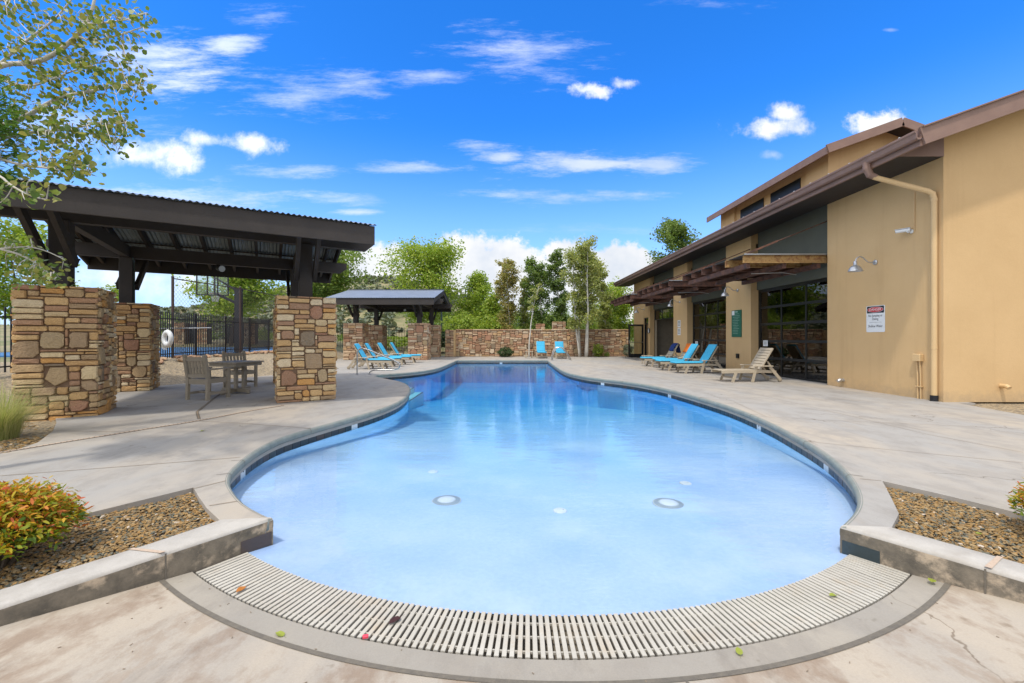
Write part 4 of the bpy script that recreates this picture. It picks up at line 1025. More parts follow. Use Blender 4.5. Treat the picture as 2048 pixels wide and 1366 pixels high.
# box gutter along the eave with a rolled lip
prf = [(0, .10), (0, -.06), (-.02, -.085), (-.07, -.085), (-.095, -.06), (-.105, .02), (-.13, .05), (-.13, .085), (-.118, .09), (-.112, .06), (-.09, .03), (-.08, -.05), (-.015, -.05), (-.012, .10)]
m_ = MB(); n = len(prf)
for y in (RY0-.03, RY1): m_.v += [(EX-.008+x, y, EZ1+.02+z) for x, z in prf]
m_.f = [(i, (i+1) % n, n+(i+1) % n, n+i) for i in range(n)]+[tuple(range(n))[::-1], tuple(range(n, 2*n))]; m_.mi = [0]*len(m_.f)
gut = hpart('gutter', m_, MT['fascia_b'])
gc = MB().box((-.012, -.012, 0), (.012, .012, .012)).mesh('gutter_clip', MT['white_tile'])
for k in range(36): link_mesh('gutter_clip', gc, gut, (EX-.12-XW, RY0+.3+k*.6-BY0, EZ1+.112))
m_ = MB(); y_ = BY0-.012; vs = [(EX+.05, y_, EZ1-.14), (XW, y_, EZ1-.14), (XW, y_, bz(XW)+.01), (EX+.05, y_, EZ1+.03)]; m_.add(vs+[(x, BY0-.001, z) for x, y, z in vs], [(0, 1, 2, 3), (7, 6, 5, 4), (0, 4, 5, 1), (3, 2, 6, 7)]); hpart('eave_return', m_, MT['fascia_b'])
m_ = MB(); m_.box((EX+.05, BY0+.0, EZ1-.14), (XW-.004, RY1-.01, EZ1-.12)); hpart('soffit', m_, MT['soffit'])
# clerestory on the ridge
CE, CZ, CY0, CY1 = 10.7, 7.66, 14.0, 22.4
cl = MB(); cz2 = lambda x: CZ-.12+RS*(min(x, 2*RX-x)-CE)
vs = []
for y in (CY0+.6, CY1-.5): vs += [(11.3, y, 5.8), (15.1, y, 5.8), (15.1, y, cz2(15.1)), (RX, y, cz2(RX)), (11.3, y, cz2(11.3))]
cl.add(vs, [(0, 1, 2, 3, 4), (9, 8, 7, 6, 5), (0, 4, 9, 5), (1, 6, 7, 2)]); clw = hpart('clerestory_wall', cl, MT['stucco'])
for y0, y1 in ((16.1, 17.9), (18.4, 20.2)):
    m_ = MB(); m_.box((11.27, y0, 6.6), (11.31, y1, 7.42)); hpart('clerestory_window', m_, MT['frame'], clw)
for y0, y1 in ((14.6, 15.7), (20.6, 21.9)):
    m_ = MB(); m_.box((11.2, y0, 5.8), (11.3, y1, cz2(11.3))); hpart('pilaster', m_, MT['stucco'], clw)
crf = roof('clerestory_roof', CE, CZ, RX, CY0, CY1, RS, .10, hb, [MT['fascia_b'], MT['soffit']])
bboard('eave_fascia', (CE+.02, CY0, CZ-.10), (CE+.02, CY1, CZ-.10), .05, .26); d2 = RS*(RX-CE)
for x in (CE-.005, 2*RX-CE): bboard('rake_board', (x, CY0-.026, CZ-.08), (RX, CY0-.026, CZ-.08+d2), .05, .28)

# roll-up glass doors
def rollup(y0, y1, opened):
    t = MB(); fx = XW+.27
    t.box((fx, y0, 0), (fx+.06, y0+.09, 3.0)); t.box((fx, y1-.09, 0), (fx+.06, y1, 3.0)); t.box((fx, y0+.09, 2.93), (fx+.06, y1-.09, 3.0))
    d = hpart('roll_up_door', t, MT['frame'])
    a, b = y0+.09, y1-.09; rows = 5; h = 2.93/rows; cols = 3; cw = (b-a)/cols; fx2 = fx+.012
    for r in range(rows):
        if opened and r < rows-1: continue
        z0, z1 = r*h, (r+1)*h
        m_ = MB(); m_.box((fx2, a, z0), (fx2+.04, b, z0+.045)); m_.box((fx2, a, z1-.035), (fx2+.04, b, z1)); hpart('rail', m_, MT['frame'], d)
        for c in range(cols+1):
            y = a+c*cw; m_ = MB(); m_.box((fx2+.002, max(a, y-.028), z0+.045), (fx2+.038, min(b, y+.028), z1-.035)); hpart('mullion', m_, MT['frame'], d)
        for c in range(cols):
            m_ = MB(); m_.box((fx2+.017, a+c*cw+.028, z0+.045), (fx2+.023, a+(c+1)*cw-.028, z1-.035)); hpart('pane', m_, MT['glass'], d)
    if opened:
        m_ = MB(); m_.box((fx+.01, y1-.32, 0), (fx+.05, y1-.09, 2.34)); hpart('side_panel', m_, MT['interior'], d)
        m_ = MB(); m_.box((XW+1.6, y0+.1, 1.02), (XW+1.66, y1-.1, 1.10)); hpart('inner_rail', m_, MT['frame'], d)
    return d
for k, (a, b) in enumerate(bays): rollup(a, b, k == 2)
for k in (0, 1):
    y1 = bays[k][1]; p = thing('paper_notice', 'white paper notice taped to the glass of the '+('nearest roll-up door' if k == 0 else 'middle roll-up door'), 'notice', (XW+.265, y1-.42, 1.10 if k == 0 else 1.02), -pi/2)
    m_ = MB(); m_.box((-.13, -.004, -.10), (.13, 0, .10)); m_.build('sheet', MT['white'], p)
    m_ = MB()
    for z in (.05, .02, -.01, -.04): m_.box((-.09, -.0055, z), (.08, -.004, z+.008))
    m_.build('print', MT['black'], p)
# side door: opening, transom, open glazed leaf
m_ = MB(); fx = XW+.06
m_.box((fx, DY0, 0), (fx+.1, DY0+.05, 2.55)); m_.box((fx, DY1-.05, 0), (fx+.1, DY1, 2.55)); m_.box((fx, DY0+.05, 2.5), (fx+.1, DY1-.05, 2.55)); m_.box((fx, DY0+.05, 2.13), (fx+.1, DY1-.05, 2.18))
dr = hpart('side_door', m_, MT['frame'])
m_ = MB(); m_.box((fx+.04, DY0+.05, 2.18), (fx+.05, DY1-.05, 2.5)); hpart('transom_pane', m_, MT['glass'], dr)
m_ = MB(); ly = DY1-.02; x1 = XW-.02; x0 = x1-.95
m_.box((x0, ly, .03), (x0+.10, ly+.045, 2.14)); m_.box((x1-.10, ly, .03), (x1, ly+.045, 2.14)); m_.box((x0+.1, ly, 2.02), (x1-.1, ly+.045, 2.14)); m_.box((x0+.1, ly, .03), (x1-.1, ly+.045, .26))
hpart('door_leaf', m_, MT['frame'], dr)
m_ = MB(); m_.box((x0+.1, ly+.018, .26), (x1-.1, ly+.026, 2.02)); hpart('door_glass', m_, MT['glass_clear'], dr)
m_ = MB(); m_.tube([(x0+.06, ly-.05, 1.0), (x1-.06, ly-.05, 1.0)], .016, 8); m_.tube([(x0+.06, ly, 1.0), (x0+.06, ly-.05, 1.0)], .02, 8); m_.tube([(x1-.06, ly, 1.0), (x1-.06, ly-.05, 1.0)], .02, 8); hpart('push_bar', m_, MT['steel'], dr)
m_ = MB(); m_.tube([(x0+.05, ly-.005, .9), (x0+.05, ly-.06, .92), (x0+.05, ly-.06, 1.14), (x0+.05, ly-.005, 1.16)], .012, 8); hpart('handle', m_, MT['steel'], dr)

# steel canopies over the three doors
for k, (a, b) in enumerate(bays):
    m_ = MB(); zt = 3.56; out_ = 2.25
    m_.box((XW-out_-.02, a+.05, zt+.005), (XW+.24, b+.35, zt+.02)); cn = hpart('canopy', m_, MT['steel_dark'])
    m_ = MB(); m_.beam((XW-out_+.0, a+.04, zt+.03), (XW+.22, a+.04, zt+.03), .02, .025); hpart('flashing', m_, MT['galv'], cn)
    for j in range(6):
        y = lerp(a+.12, b+.25, j/5)
        mt = 'rust_yellow' if (k == 0 and j < 2) else 'rust'
        m_ = MB(); m_.box((XW-out_-(.10 if j else 0), y-.01, zt-.20), (XW+.20, y+.01, zt)); m_.box((XW-out_-(.10 if j else 0), y-.05, zt-.2), (XW+.2, y-.01, zt-.185)); m_.box((XW-out_-(.10 if j else 0), y-.05, zt-.015), (XW+.2, y-.01, zt)); hpart('beam', m_, MT[mt], cn)
    for x in (XW-out_+.15, XW-1.1, XW-.15):
        m_ = MB(); m_.box((x-.05, a+.12, zt-.34), (x+.05, b+.25, zt-.205)); hpart('cross_beam', m_, MT['rust'], cn)
    m_ = MB(); m_.tube([(XW-1.5, a+1.0, zt-.36), (XW-.7, a+.8, zt-.36), (XW-.3, a+.8, zt-.42)], .012, 6); hpart('conduit', m_, MT['galv'], cn)
    for y in (a+.18, b+.05):
        yy = y; m_ = MB(); m_.tube([(XW-out_+.1, yy, zt+.06), (XW+.24, yy, 4.58)], .016, 6); m_.box((XW+.18, yy-.05, 4.50), (XW+.26, yy+.05, 4.66)); hpart('tie_rod', m_, MT['rust'], cn)
        m_ = MB(); m_.beam((XW-out_+.1, yy, zt+.05), (XW-out_+1.0, yy, zt+.05+.375), .03, .05); hpart('turnbuckle', m_, MT['rust'], cn)

# downspout at the corner
m_ = MB(); yd = 8.58; xd = XW-.055
m_.tube([(EX-.05, 9.02, EZ1-.02), (EX-.05, 9.02, EZ1-.16), (EX-.0, 9.0, EZ1-.30), (EX+.10, 8.97, EZ1-.36)], [.075, .075, .07, .06], 10); hpart('gutter_outlet', m_, MT['fascia_b'])
m_ = MB(); m_.tube([(EX+.06, 8.98, EZ1-.35), (xd-.10, yd+.03, 4.30), (xd-.03, yd, 4.24), (xd, yd, 4.12), (xd, yd, .12)], .052, 12); m_.tube([(xd, yd, 4.14), (xd, yd, 4.08)], .059, 12); m_.tube([(xd, yd, 1.06), (xd, yd, 1.12)], .057, 12); ds = autosmooth(hpart('downspout', m_, MT['pipe_tan']))
m_ = MB(); m_.tube([(xd, yd, .0), (xd, yd, .12)], .066, 12); hpart('drain_boot', m_, MT['iron'], ds)
# wall-mounted things
def wall_lamp(y, z, lb):
    t = thing('wall_lamp', lb, 'wall lamp', (XW, y, z), 0, 'gooseneck barn lamps along the clubhouse wall')
    m_ = MB(); m_.lathe([(.06, 0), (.06, -.02), (.04, -.035)], 14, axis='x'); m_.build('bracket', MT['galv'], t, smooth_=False)
    pts = [(-.02, 0, 0), (-.14, 0, -.005), (-.20, 0, .015), (-.28, 0, .10), (-.36, 0, .14), (-.43, 0, .12), (-.475, 0, .06), (-.485, 0, -.02)]
    m_ = MB(); m_.tube([(p.x, 0, p.y) for p in chaikin([Vector((p[0], p[2])) for p in pts], 2)], .0135, 8); autosmooth(m_.build('gooseneck', MT['galv'], t))
    m_ = MB(); m_.lathe([(.022, .03), (.034, .01), (.034, -.06), (.05, -.075), (.075, -.09), (.115, -.135), (.142, -.20), (.152, -.215), (.148, -.215), (.11, -.14), (.06, -.10)], 24, (-.485, 0, 0)); autosmooth(m_.build('shade', MT['galv'], t), 40)
    m_ = MB(); m_.lathe([(.02, -.10), (.045, -.14), (.045, -.17), (.02, -.20)], 12, (-.485, 0, 0)); m_.build('bulb', MT['lens'], t, smooth_=True)
for y, lb in ((10.0, 'gooseneck wall lamp above the danger sign, nearest of the row'), (15.95, 'gooseneck wall lamp above the green notice board'), (21.25, 'gooseneck wall lamp above the small white rules sign'), (26.75, 'gooseneck wall lamp beside the open glazed side door, smallest in view')): wall_lamp(y, 3.09, lb)
def text(nm, body, size, mat, parent, x, z, y=-.006, sx=1., ax='CENTER'):
    fc = bpy.data.curves.new(nm, 'FONT'); fc.body = body; fc.size = size; fc.align_x = ax; fc.align_y = 'CENTER'; fc.extrude = .0006; fc.materials.append(mat); fc.resolution_u = 3
    o = text_mesh(nm, fc, mat); o.parent = parent; o.location = (x, y, z); o.rotation_euler = (pi/2, 0, 0); o.scale = (sx, 1, 1); return o
def rr_poly(w, h, r, n=5):
    o = []
    for cx_, cz_, a0 in ((w/2-r, h/2-r, 0), (-w/2+r, h/2-r, 90), (-w/2+r, -h/2+r, 180), (w/2-r, -h/2+r, 270)):
        for k in range(n+1): a = radians(a0+90*k/n); o.append((cx_+r*cos(a), cz_+r*sin(a)))
    return o
def plate(nm, poly, y0, y1, mat, parent, cx_=0, cz_=0):
    m_ = MB(); m_.prism(poly, 0, 1); m_.v = [(x+cx_, y0 if z < .5 else y1, zz+cz_) for x, zz, z in m_.v]; return m_.build(nm, mat, parent)
sg = thing('danger_sign', 'white danger sign with black header and red oval, no jumping or diving', 'sign', (XW, 10.0, 1.745), -pi/2)
plate('panel', rr_poly(.50, .63, .03), 0, -.006, MT['white'], sg)
plate('header', rr_poly(.46, .165, .015), -.006, -.0085, MT['black'], sg, 0, .22)
ov = [(.215*cos(2*pi*k/32), .066*sin(2*pi*k/32)) for k in range(32)]
plate('oval_rim', ov, -.0085, -.0095, MT['white'], sg, 0, .22); plate('oval', [(x*.965, z*.9) for x, z in ov], -.0095, -.0105, MT['red'], sg, 0, .22)
text('lettering', 'DANGER', .088, MT['white'], sg, 0, .22, -.0115, .92)
text('lettering', 'No Jumping or', .082, MT['black'], sg, 0, .075, -.0075, .78); text('lettering', 'Diving', .082, MT['black'], sg, 0, -.005, -.0075, .78)
text('lettering', 'Shallow Water', .082, MT['black'], sg, 0, -.175, -.0075, .78)
m_ = MB(); m_.box((-.17, -.008, -.085), (.17, -.006, -.081)); m_.build('rule', MT['black'], sg)
gs = thing('notice_board', 'tall green notice board with pale lettering on the nearest pier', 'notice board', (XW, 16.0, 1.83), -pi/2)
plate('panel', rr_poly(.66, 1.02, .02), 0, -.03, MT['green_sign'], gs)
rb = random.Random(5)
for k in range(13):
    z = .36-.062*k; w = rb.uniform(.18, .27); m_ = MB(); m_.box((-w, -.0325, z), (w*rb.uniform(.4, 1), -.03, z+.012)); m_.build('text_line', MT['print_pale'], gs)
m_ = MB(); m_.box((-.30, -.034, .33), (-.12, -.031, .49)); m_.build('torn_paper', MT['white'], gs)
m_ = MB(); m_.box((-.06, -.0325, .42), (.10, -.03, .47)); m_.build('emblem', MT['print_pale'], gs)
ws = thing('rules_sign', 'small white two part rules sign on the second pier', 'sign', (XW, 21.35, 1.80), -pi/2)
for cz_ in (.20, -.20):
    plate('panel', rr_poly(.36, .36, .02), 0, -.006, MT['white'], ws, 0, cz_)
    m_ = MB()
    for z in (.10, .04, -.03, -.10): m_.box((-.12, -.0075, cz_+z), (.12, -.006, cz_+z+.025))
    m_.build('print', MT['frame'], ws)
ck = thing('clock', 'round black-rimmed wall clock beside the open side door', 'clock', (XW, 25.8+.02, 1.72), -pi/2)
m_ = MB(); m_.lathe([(.17, 0), (.17, -.05), (.145, -.055), (.14, -.03)], 28, axis='y'); m_.build('rim', MT['frame'], ck)
m_ = MB(); m_.lathe([(.14, -.03), (.14, -.034)], 28, axis='y'); m_.build('face', MT['white'], ck)
m_ = MB(); m_.beam((0, -.038, 0), (.05, -.038, .06), .008, .012, (0, -1, 0)); m_.beam((0, -.038, 0), (-.03, -.038, .10), .006, .01, (0, -1, 0)); m_.build('hands', MT['black'], ck)
cm_ = thing('security_camera', 'small white security camera on the tan end wall, below its conduit', 'camera', (XW, 9.1, 3.60))
m_ = MB(); m_.lathe([(.045, 0), (.045, -.02), (.02, -.03)], 12, axis='x'); m_.tube([(-.02, 0, 0), (-.09, .0, -.02), (-.11, .03, .02)], .014, 8); m_.build('mount', MT['white'], cm_)
m_ = MB(); m_.tube([(-.06, -.02, .035), (-.20, .17, .03)], .036, 12); m_.build('body', MT['white'], cm_)
m_ = MB(); m_.beam((-.055, -.03, .076), (-.215, .185, .070), .075, .006); m_.build('sun_shield', MT['white'], cm_)
m_ = MB(); m_.tube([(-.20, .17, .03), (-.202, .173, .03)], .028, 10); m_.build('lens', MT['black'], cm_)
m_ = MB(); m_.tube([(-.012, -.06, -.03), (-.012, -.06, .92)], .010, 6); m_.build('conduit', MT['pipe_tan'], cm_)
bx = thing('junction_box', 'tan electrical box with two conduits low on the end wall', 'junction box', (XW, 8.93, .80))
m_ = MB(); m_.bbox((-.09, -.085, 0), (0, .085, .15), .01); m_.build('box', MT['pipe_tan'], bx)
for dy in (-.035, .03):
    m_ = MB(); m_.tube([(-.04, dy, 0), (-.03, dy-.01, -.3), (-.03, dy-.015, -.8)], .014, 8); m_.build('conduit', MT['pipe_tan'], bx)
m_ = MB(); m_.box((-.05, -.08, -.55), (-.005, .06, -.53)); m_.build('clamp', MT['pipe_tan'], bx)
for (x, y, z, rz, lb) in ((XW, 10.95, .19, 0, 'short grey pipe stub low on the end wall below the danger sign'), (9.95, BY0, .33, pi/2, 'tan pipe stub sticking out low on the gable wall')):
    t = thing('pipe_stub', lb, 'pipe', (x, y, z), rz); m_ = MB(); m_.tube([(0, 0, 0), (-.10, 0, 0), (-.15, 0, -.03)], [.042, .042, .04], 12); m_.tube([(-.149, 0, -.0295), (-.15, 0, -.03)], .034, 12); m_.build('pipe', MT['galv'] if rz == 0 else MT['pipe_tan'], t)
t = thing('outlet_box', 'dark outlet box low on the nearest pier below the green board', 'outlet', (XW, 15.9, .52)); m_ = MB(); m_.bbox((-.07, -.07, 0), (0, .07, .17), .01); m_.build('cover', MT['frame'], t)
#PART4
# ================================================================== LOUNGERS
def lounger(mat):
    t = thing('sun_lounger', None, 'sun lounger')
    def b(nm, *bs):
        m_ = MB()
        for a in bs: m_.beam(*a)
        return m_.build(nm, MT[mat], t)
    for s_ in (-1, 1):
        y = s_*.285
        b('side_rail', ((0, y, .295), (1.20, y, .315), .035, .085), ((1.20, y, .315), (1.62, y, .295), .035, .075))
        b('leg', ((.42, y+s_*.03, .29), (.31, y+s_*.03, 0), .03, .075, (1, 0, 0))); b('leg', ((1.02, y+s_*.03, .46), (.90, y+s_*.03, 0), .03, .075, (1, 0, 0)))
        rl = b('leg', ((1.42, y+s_*.03, .44), (1.74, y+s_*.03, .06), .03, .085, (1, 0, 0)))
        m_ = MB(); m_.lathe([(.05, -.02), (.062, -.015), (.062, .015), (.05, .02)], 14, (1.74, y-s_*.01, .062), axis='y'); m_.build('wheel', MT[mat], rl)
        m_ = MB(); m_.bbox((.93, y+s_*.03-.055, .455), (1.50, y+s_*.03+.055, .48), .012); m_.build('armrest', MT[mat], t)
    for k in range(12):
        x = .045+.096*k; m_ = MB(); m_.bbox((x-.04, -.265, .325), (x+.04, .265, .345), .006); m_.build('seat_slat', MT[mat], t)
    hx, hz, an = 1.16, .35, radians(59); d = Vector((cos(an), 0, sin(an))); n_ = Vector((-sin(an), 0, cos(an))); L = .74
    h0 = Vector((hx, 0, hz))
    for s_ in (-1, 1):
        o = Vector((0, s_*.262, 0)); b('back_stile', (h0+o, h0+o+d*L, .045, .035, n_))
    for k in range(8):
        c = h0+d*(.06+k*.092); b('back_slat', (c+Vector((0, -.24, 0)), c+Vector((0, .24, 0)), .075, .018, n_))
    b('back_prop', ((1.42, -.2, .60), (1.62, -.2, .30), .03, .04), ((1.42, .2, .60), (1.62, .2, .30), .03, .04))
    b('stretcher', ((.36, -.3, .12), (.36, .3, .12), .025, .05)); b('stretcher', ((.95, -.3, .12), (.95, .3, .12), .025, .05)); b('axle', ((1.74, -.3, .062), (1.74, .3, .062), .02, .02))
    return t
def pillow(m_, o, dx, dz, L, Wd, T, seams=(), nu=28, nv=12):
    """soft slab: origin at the middle of the lower short edge"""
    dx, dz = Vector(dx), Vector(dz); dy = dz.cross(dx); top, bot = [], []
    for i in range(nu+1):
        u = i/nu
        for j in range(nv+1):
            v_ = -1+2*j/nv; e = (max(0, 1-abs(2*u-1)**14)*max(0, 1-abs(v_)**10))**.4
            s_ = 1
            for q_ in seams: s_ -= .35*math.exp(-((u-q_)*L/.018)**2)
            p = Vector(o)+dx*(u*L)+dy*(v_*Wd/2); top.append(p+dz*(T*.5+T*.5*e*s_)); bot.append(p+dz*(T*.5-T*.5*e))
    n = nv+1; f = [(i*n+j, i*n+j+1, (i+1)*n+j+1, (i+1)*n+j) for i in range(nu) for j in range(nv)]
    m_.add(top, f); m_.add(bot, [q_[::-1] for q_ in f])
def cushion(seat_only=False):
    t = thing('lounger_cushion', None, 'cushion'); m_ = MB(); pillow(m_, (-.03, 0, .347), (1, 0, 0), (0, 0, 1), 1.17, .56, .075, (.5,)); m_.build('seat_pad', MT['cushion'], t, smooth_=True)
    if not seat_only:
        an = radians(59); d = Vector((cos(an), 0, sin(an))); n_ = Vector((-sin(an), 0, cos(an)))
        m_ = MB(); pillow(m_, Vector((1.16, 0, .35))+n_*.02+d*.02, d, n_, .76, .54, .075, (.52,)); m_.build('back_pad', MT['cushion'], t, smooth_=True)
        m_ = MB()
        for k in range(3): m_.tube([Vector((1.16, .0, .35))+n_*.09+d*.40+Vector((0, -.18+.18*k, 0)), Vector((1.16, .0, .35))+n_*.096+d*.40+Vector((0, -.18+.18*k, 0))], .012, 8)
        m_.build('button', MT['cushion_edge'], t)
    return t
def place(o, x, y, rz, label, group): o.location = (x, y, .0); o.rotation_euler = (0, 0, rz); o['label'] = label; o['group'] = group; return o
ln0 = lounger('poly_tan'); cu0 = cushion(); cs0 = cushion(True); u1 = u2 = u3 = False
GL = 'sand coloured slatted sun loungers on the deck'; GC = 'turquoise lounger cushions'
def put_l(x, y, rz, lb):
    global u1
    o = ln0 if not u1 else copy_tree(ln0); u1 = True; return place(o, x, y, rz, lb, GL)
def put_c(x, y, rz, lb, seat=False):
    global u2, u3
    if seat: o = cs0 if not u3 else copy_tree(cs0); u3 = True
    else: o = cu0 if not u2 else copy_tree(cu0); u2 = True
    return place(o, x, y, rz, lb, GC)
put_l(6.27, 12.52, radians(2), 'bare slatted sun lounger without cushion before the nearest glass door')
for k, (x, y, a, lb, lc, seat) in enumerate(((6.15, 15.45, 3, 'lounger with full cushion nearest the bare lounger', 'full turquoise cushion nearest the bare lounger', 0),
      (6.05, 16.75, 2, 'lounger with full turquoise cushion next to the orange towel', 'full turquoise cushion next to the lounger with the orange towel', 0),
      (6.35, 17.95, 1, 'lounger with bare slatted back draped with an orange towel', 'turquoise seat cushion below the orange towel', 1),
      (6.2, 19.1, 2, 'lounger with bare slatted back draped with a navy towel', 'turquoise seat cushion below the navy towel', 1))):
    put_l(x, y, radians(a), lb); put_c(x, y, radians(a), lc, seat)
for k, (x, y, a, w) in enumerate(((-4.72, 17.55, 183, 'nearest the handrail'), (-4.75, 18.95, 187, 'second from the handrail'), (-4.62, 20.3, 181, 'third from the handrail'), (-4.45, 21.9, 186, 'farthest from the handrail'))):
    put_l(x, y, radians(a), 'lounger in the row at the far pavilion, '+w); put_c(x, y, radians(a), 'turquoise cushion in the row at the far pavilion, '+w)
for x, y, w in ((2.25, 25.9, 'next to the white sapling'), (3.42, 25.6, 'behind the far ladder rail')):
    put_l(x, y, pi/2, 'lounger facing the pool at the far wall, '+w); put_c(x, y, pi/2, 'turquoise cushion before the far wall, '+w)
# towels over the lounger backs
def towel(x, y, rz, mat, lb, w, drop_f, drop_b, seed):
    t = thing('towel', lb, 'towel', (x, y, 0), rz); r_ = random.Random(seed); an = radians(59); d = Vector((cos(an), 0, sin(an))); n_ = Vector((-sin(an), 0, cos(an)))
    top = Vector((1.16, 0, .35))+d*.75; path = []
    for k in range(9): path.append(top-d*(drop_f*(1-k/8))+n_*.028)
    path += [top+d*.03+n_*.01, top+d*.03-n_*.02]
    for k in range(9): path.append(top-n_*.05+Vector((.01+.03*k/8, 0, -drop_b*k/8)))
    m_ = MB(); nv = 14; rows = []
    for i, p in enumerate(path):
        for j in range(nv+1):
            v_ = -1+2*j/nv; e = i/(len(path)-1)
            wob = .022*sin(j*1.5+i*.5+seed)+.012*sin(j*3.1+seed); edge = .05*sin(i*.7+seed)
            q_ = p+Vector((0, v_*w/2+(edge if abs(v_) > .9 else 0), 0))+(n_*(abs(wob)+.004) if e < .55 else Vector((abs(wob)+.003, 0, 0)))+Vector((0, 0, -.03*abs(sin(j*.9+seed))*(1 if i in (0, len(path)-1) else 0)))
            m_.v.append(tuple(q_))
    n = nv+1
    for i in range(len(path)-1):
        for j in range(nv): m_.f.append((i*n+j, i*n+j+1, (i+1)*n+j+1, (i+1)*n+j)); m_.mi.append(0)
    o = m_.build('cloth', MT[mat], t, smooth_=True); o.modifiers.new('thickness', 'SOLIDIFY').thickness = .012
    return t
towel(6.35, 17.95, radians(1), 'towel_orange', 'orange towel hung over a slatted lounger back', .40, .38, .25, 2)
towel(6.2, 19.1, radians(2), 'towel_blue', 'navy blue towel hung over the farthest lounger back by the doors', .46, .36, .34, 5)
# small side tables
def side_table(x, y, rz, lb):
    t = thing('side_table', lb, 'side table', (x, y, 0), rz, 'small slatted side tables'); 
    for k in range(5): m_ = MB(); m_.bbox((-.22+.09*k, -.23, .40), (-.14+.09*k, .23, .422), .005); m_.build('top_slat', MT['poly_tan'], t)
    for sx in (-1, 1):
        for sy in (-1, 1): m_ = MB(); m_.beam((sx*.18, sy*.18, .40), (sx*.20, sy*.20, 0), .04, .04, (1, 0, 0)); m_.build('leg', MT['poly_tan'], t)
side_table(6.9, 20.5, 0, 'small sand coloured side table behind the lounger with the navy towel'); side_table(1.45, 26.4, .1, 'small sand coloured side table by the white sapling before the far wall')

# ================================================================== DINING SETS
def dining_chair(t):
    def b(nm, *bs):
        m_ = MB()
        for a in bs: m_.beam(*a)
        return m_.build(nm, MT['poly_grey'], t)
    for s_ in (-1, 1):      # faces +y, back at y=-.24
        x = s_*.26
        b('leg', ((x, -.25, 0), (x, -.235, .45), .06, .06, (0, 1, 0)), ((x, -.235, .45), (x, -.31, .92), .06, .06, (0, 1, 0))); b('leg', ((x, .23, 0), (x, .23, .62), .06, .06, (0, 1, 0)))
        b('armrest', ((x, -.29, .635), (x, .28, .635), .085, .03)); b('side_rail', ((x, -.24, .39), (x, .23, .39), .035, .09)); b('stretcher', ((x, -.24, .13), (x, .23, .13), .03, .05))
        m_ = MB(); m_.bbox((x-.035, -.345, .915), (x+.035, -.275, .945), .014); m_.build('finial', MT['poly_grey'], t)
    b('back_rail', ((-.23, -.296, .85), (.23, -.296, .85), .035, .085)); b('back_rail', ((-.23, -.245, .50), (.23, -.245, .50), .035, .07)); b('front_rail', ((-.23, .23, .39), (.23, .23, .39), .035, .09)); b('rear_rail', ((-.23, -.24, .38), (.23, -.24, .38), .035, .11))
    b('stretcher', ((-.26, -.0, .13), (.26, -.0, .13), .03, .05))
    for k in range(5): x = -.17+.085*k; b('back_slat', ((x, -.248, .53), (x, -.292, .82), .055, .02, (0, 1, 0)))
    for k in range(6): y = -.19+.078*k; b('seat_slat', ((-.23, y, .435-.016*sin(pi*(k+.5)/6)), (.23, y, .435-.016*sin(pi*(k+.5)/6)), .07, .022))
    return t
ch0 = dining_chair(thing('dining_chair', 'taupe slatted armchair nearest the camera at the table, its back to us', 'chair', (-6.36, 8.98, 0), -radians(14), 'taupe slatted armchairs at the dining tables'))
def chair(x, y, rz, lb): c = copy_tree(ch0); c.location = (x, y, 0); c.rotation_euler = (0, 0, rz); c['label'] = lb; return c
chair(-6.95, 11.0, -radians(118), 'taupe slatted armchair behind the table under the near pavilion, turned sideways')
chair(-5.75, 27.4, radians(170), 'taupe slatted armchair facing us under the far pavilion'); chair(-6.75, 26.6, -radians(80), 'taupe slatted armchair left of the table under the far pavilion')
def table(x, y, rz, lb):
    t = thing('dining_table', lb, 'table', (x, y, 0), rz, 'taupe pedestal dining tables'); t.scale = (.80, .80, .97); mt = MT['poly_grey']
    for k in range(7): m_ = MB(); q_ = -.51+.1465*k; m_.bbox((q_, -.51, .735), (q_+.142, .51, .765), .006); m_.build('top_board', mt, t)
    m_ = MB(); m_.box((-.46, -.46, .66), (.46, -.43, .735)); m_.box((-.46, .43, .66), (.46, .46, .735)); m_.box((-.46, -.43, .66), (-.43, .43, .735)); m_.box((.43, -.43, .66), (.46, .43, .735)); m_.build('apron', mt, t)
    for sx in (-1, 1):
        for sy in (-1, 1): m_ = MB(); m_.box((sx*.13-.035, sy*.13-.035, .12), (sx*.13+.035, sy*.13+.035, .72)); m_.build('pedestal_post', mt, t)
    for r in (0, pi/2):
        m_ = MB(); m_.beam((-.46, 0, .075), (.46, 0, .075), .09, .09+.004*(r > 0)); m_.v = [(x_*cos(r)-y_*sin(r), x_*sin(r)+y_*cos(r), z) for x_, y_, z in m_.v]; f_ = m_.build('foot', mt, t)
        for s_ in (-1, 1): m_ = MB(); m_.lathe([(.03, 0), (.05, .01), (.05, .09), (.03, .10)], 12, (s_*.44*cos(r), s_*.44*sin(r), .0)); m_.build('foot_pad', mt, f_)
    m_ = MB(); m_.lathe([(.03, .764), (.045, .767), (.03, .769)], 14); m_.build('umbrella_cap', MT['frame'], t)
    return t
table(-6.33, 9.85, -radians(14), 'square taupe pedestal table under the near pavilion'); table(-5.85, 26.5, 0, 'square taupe pedestal table under the far pavilion')

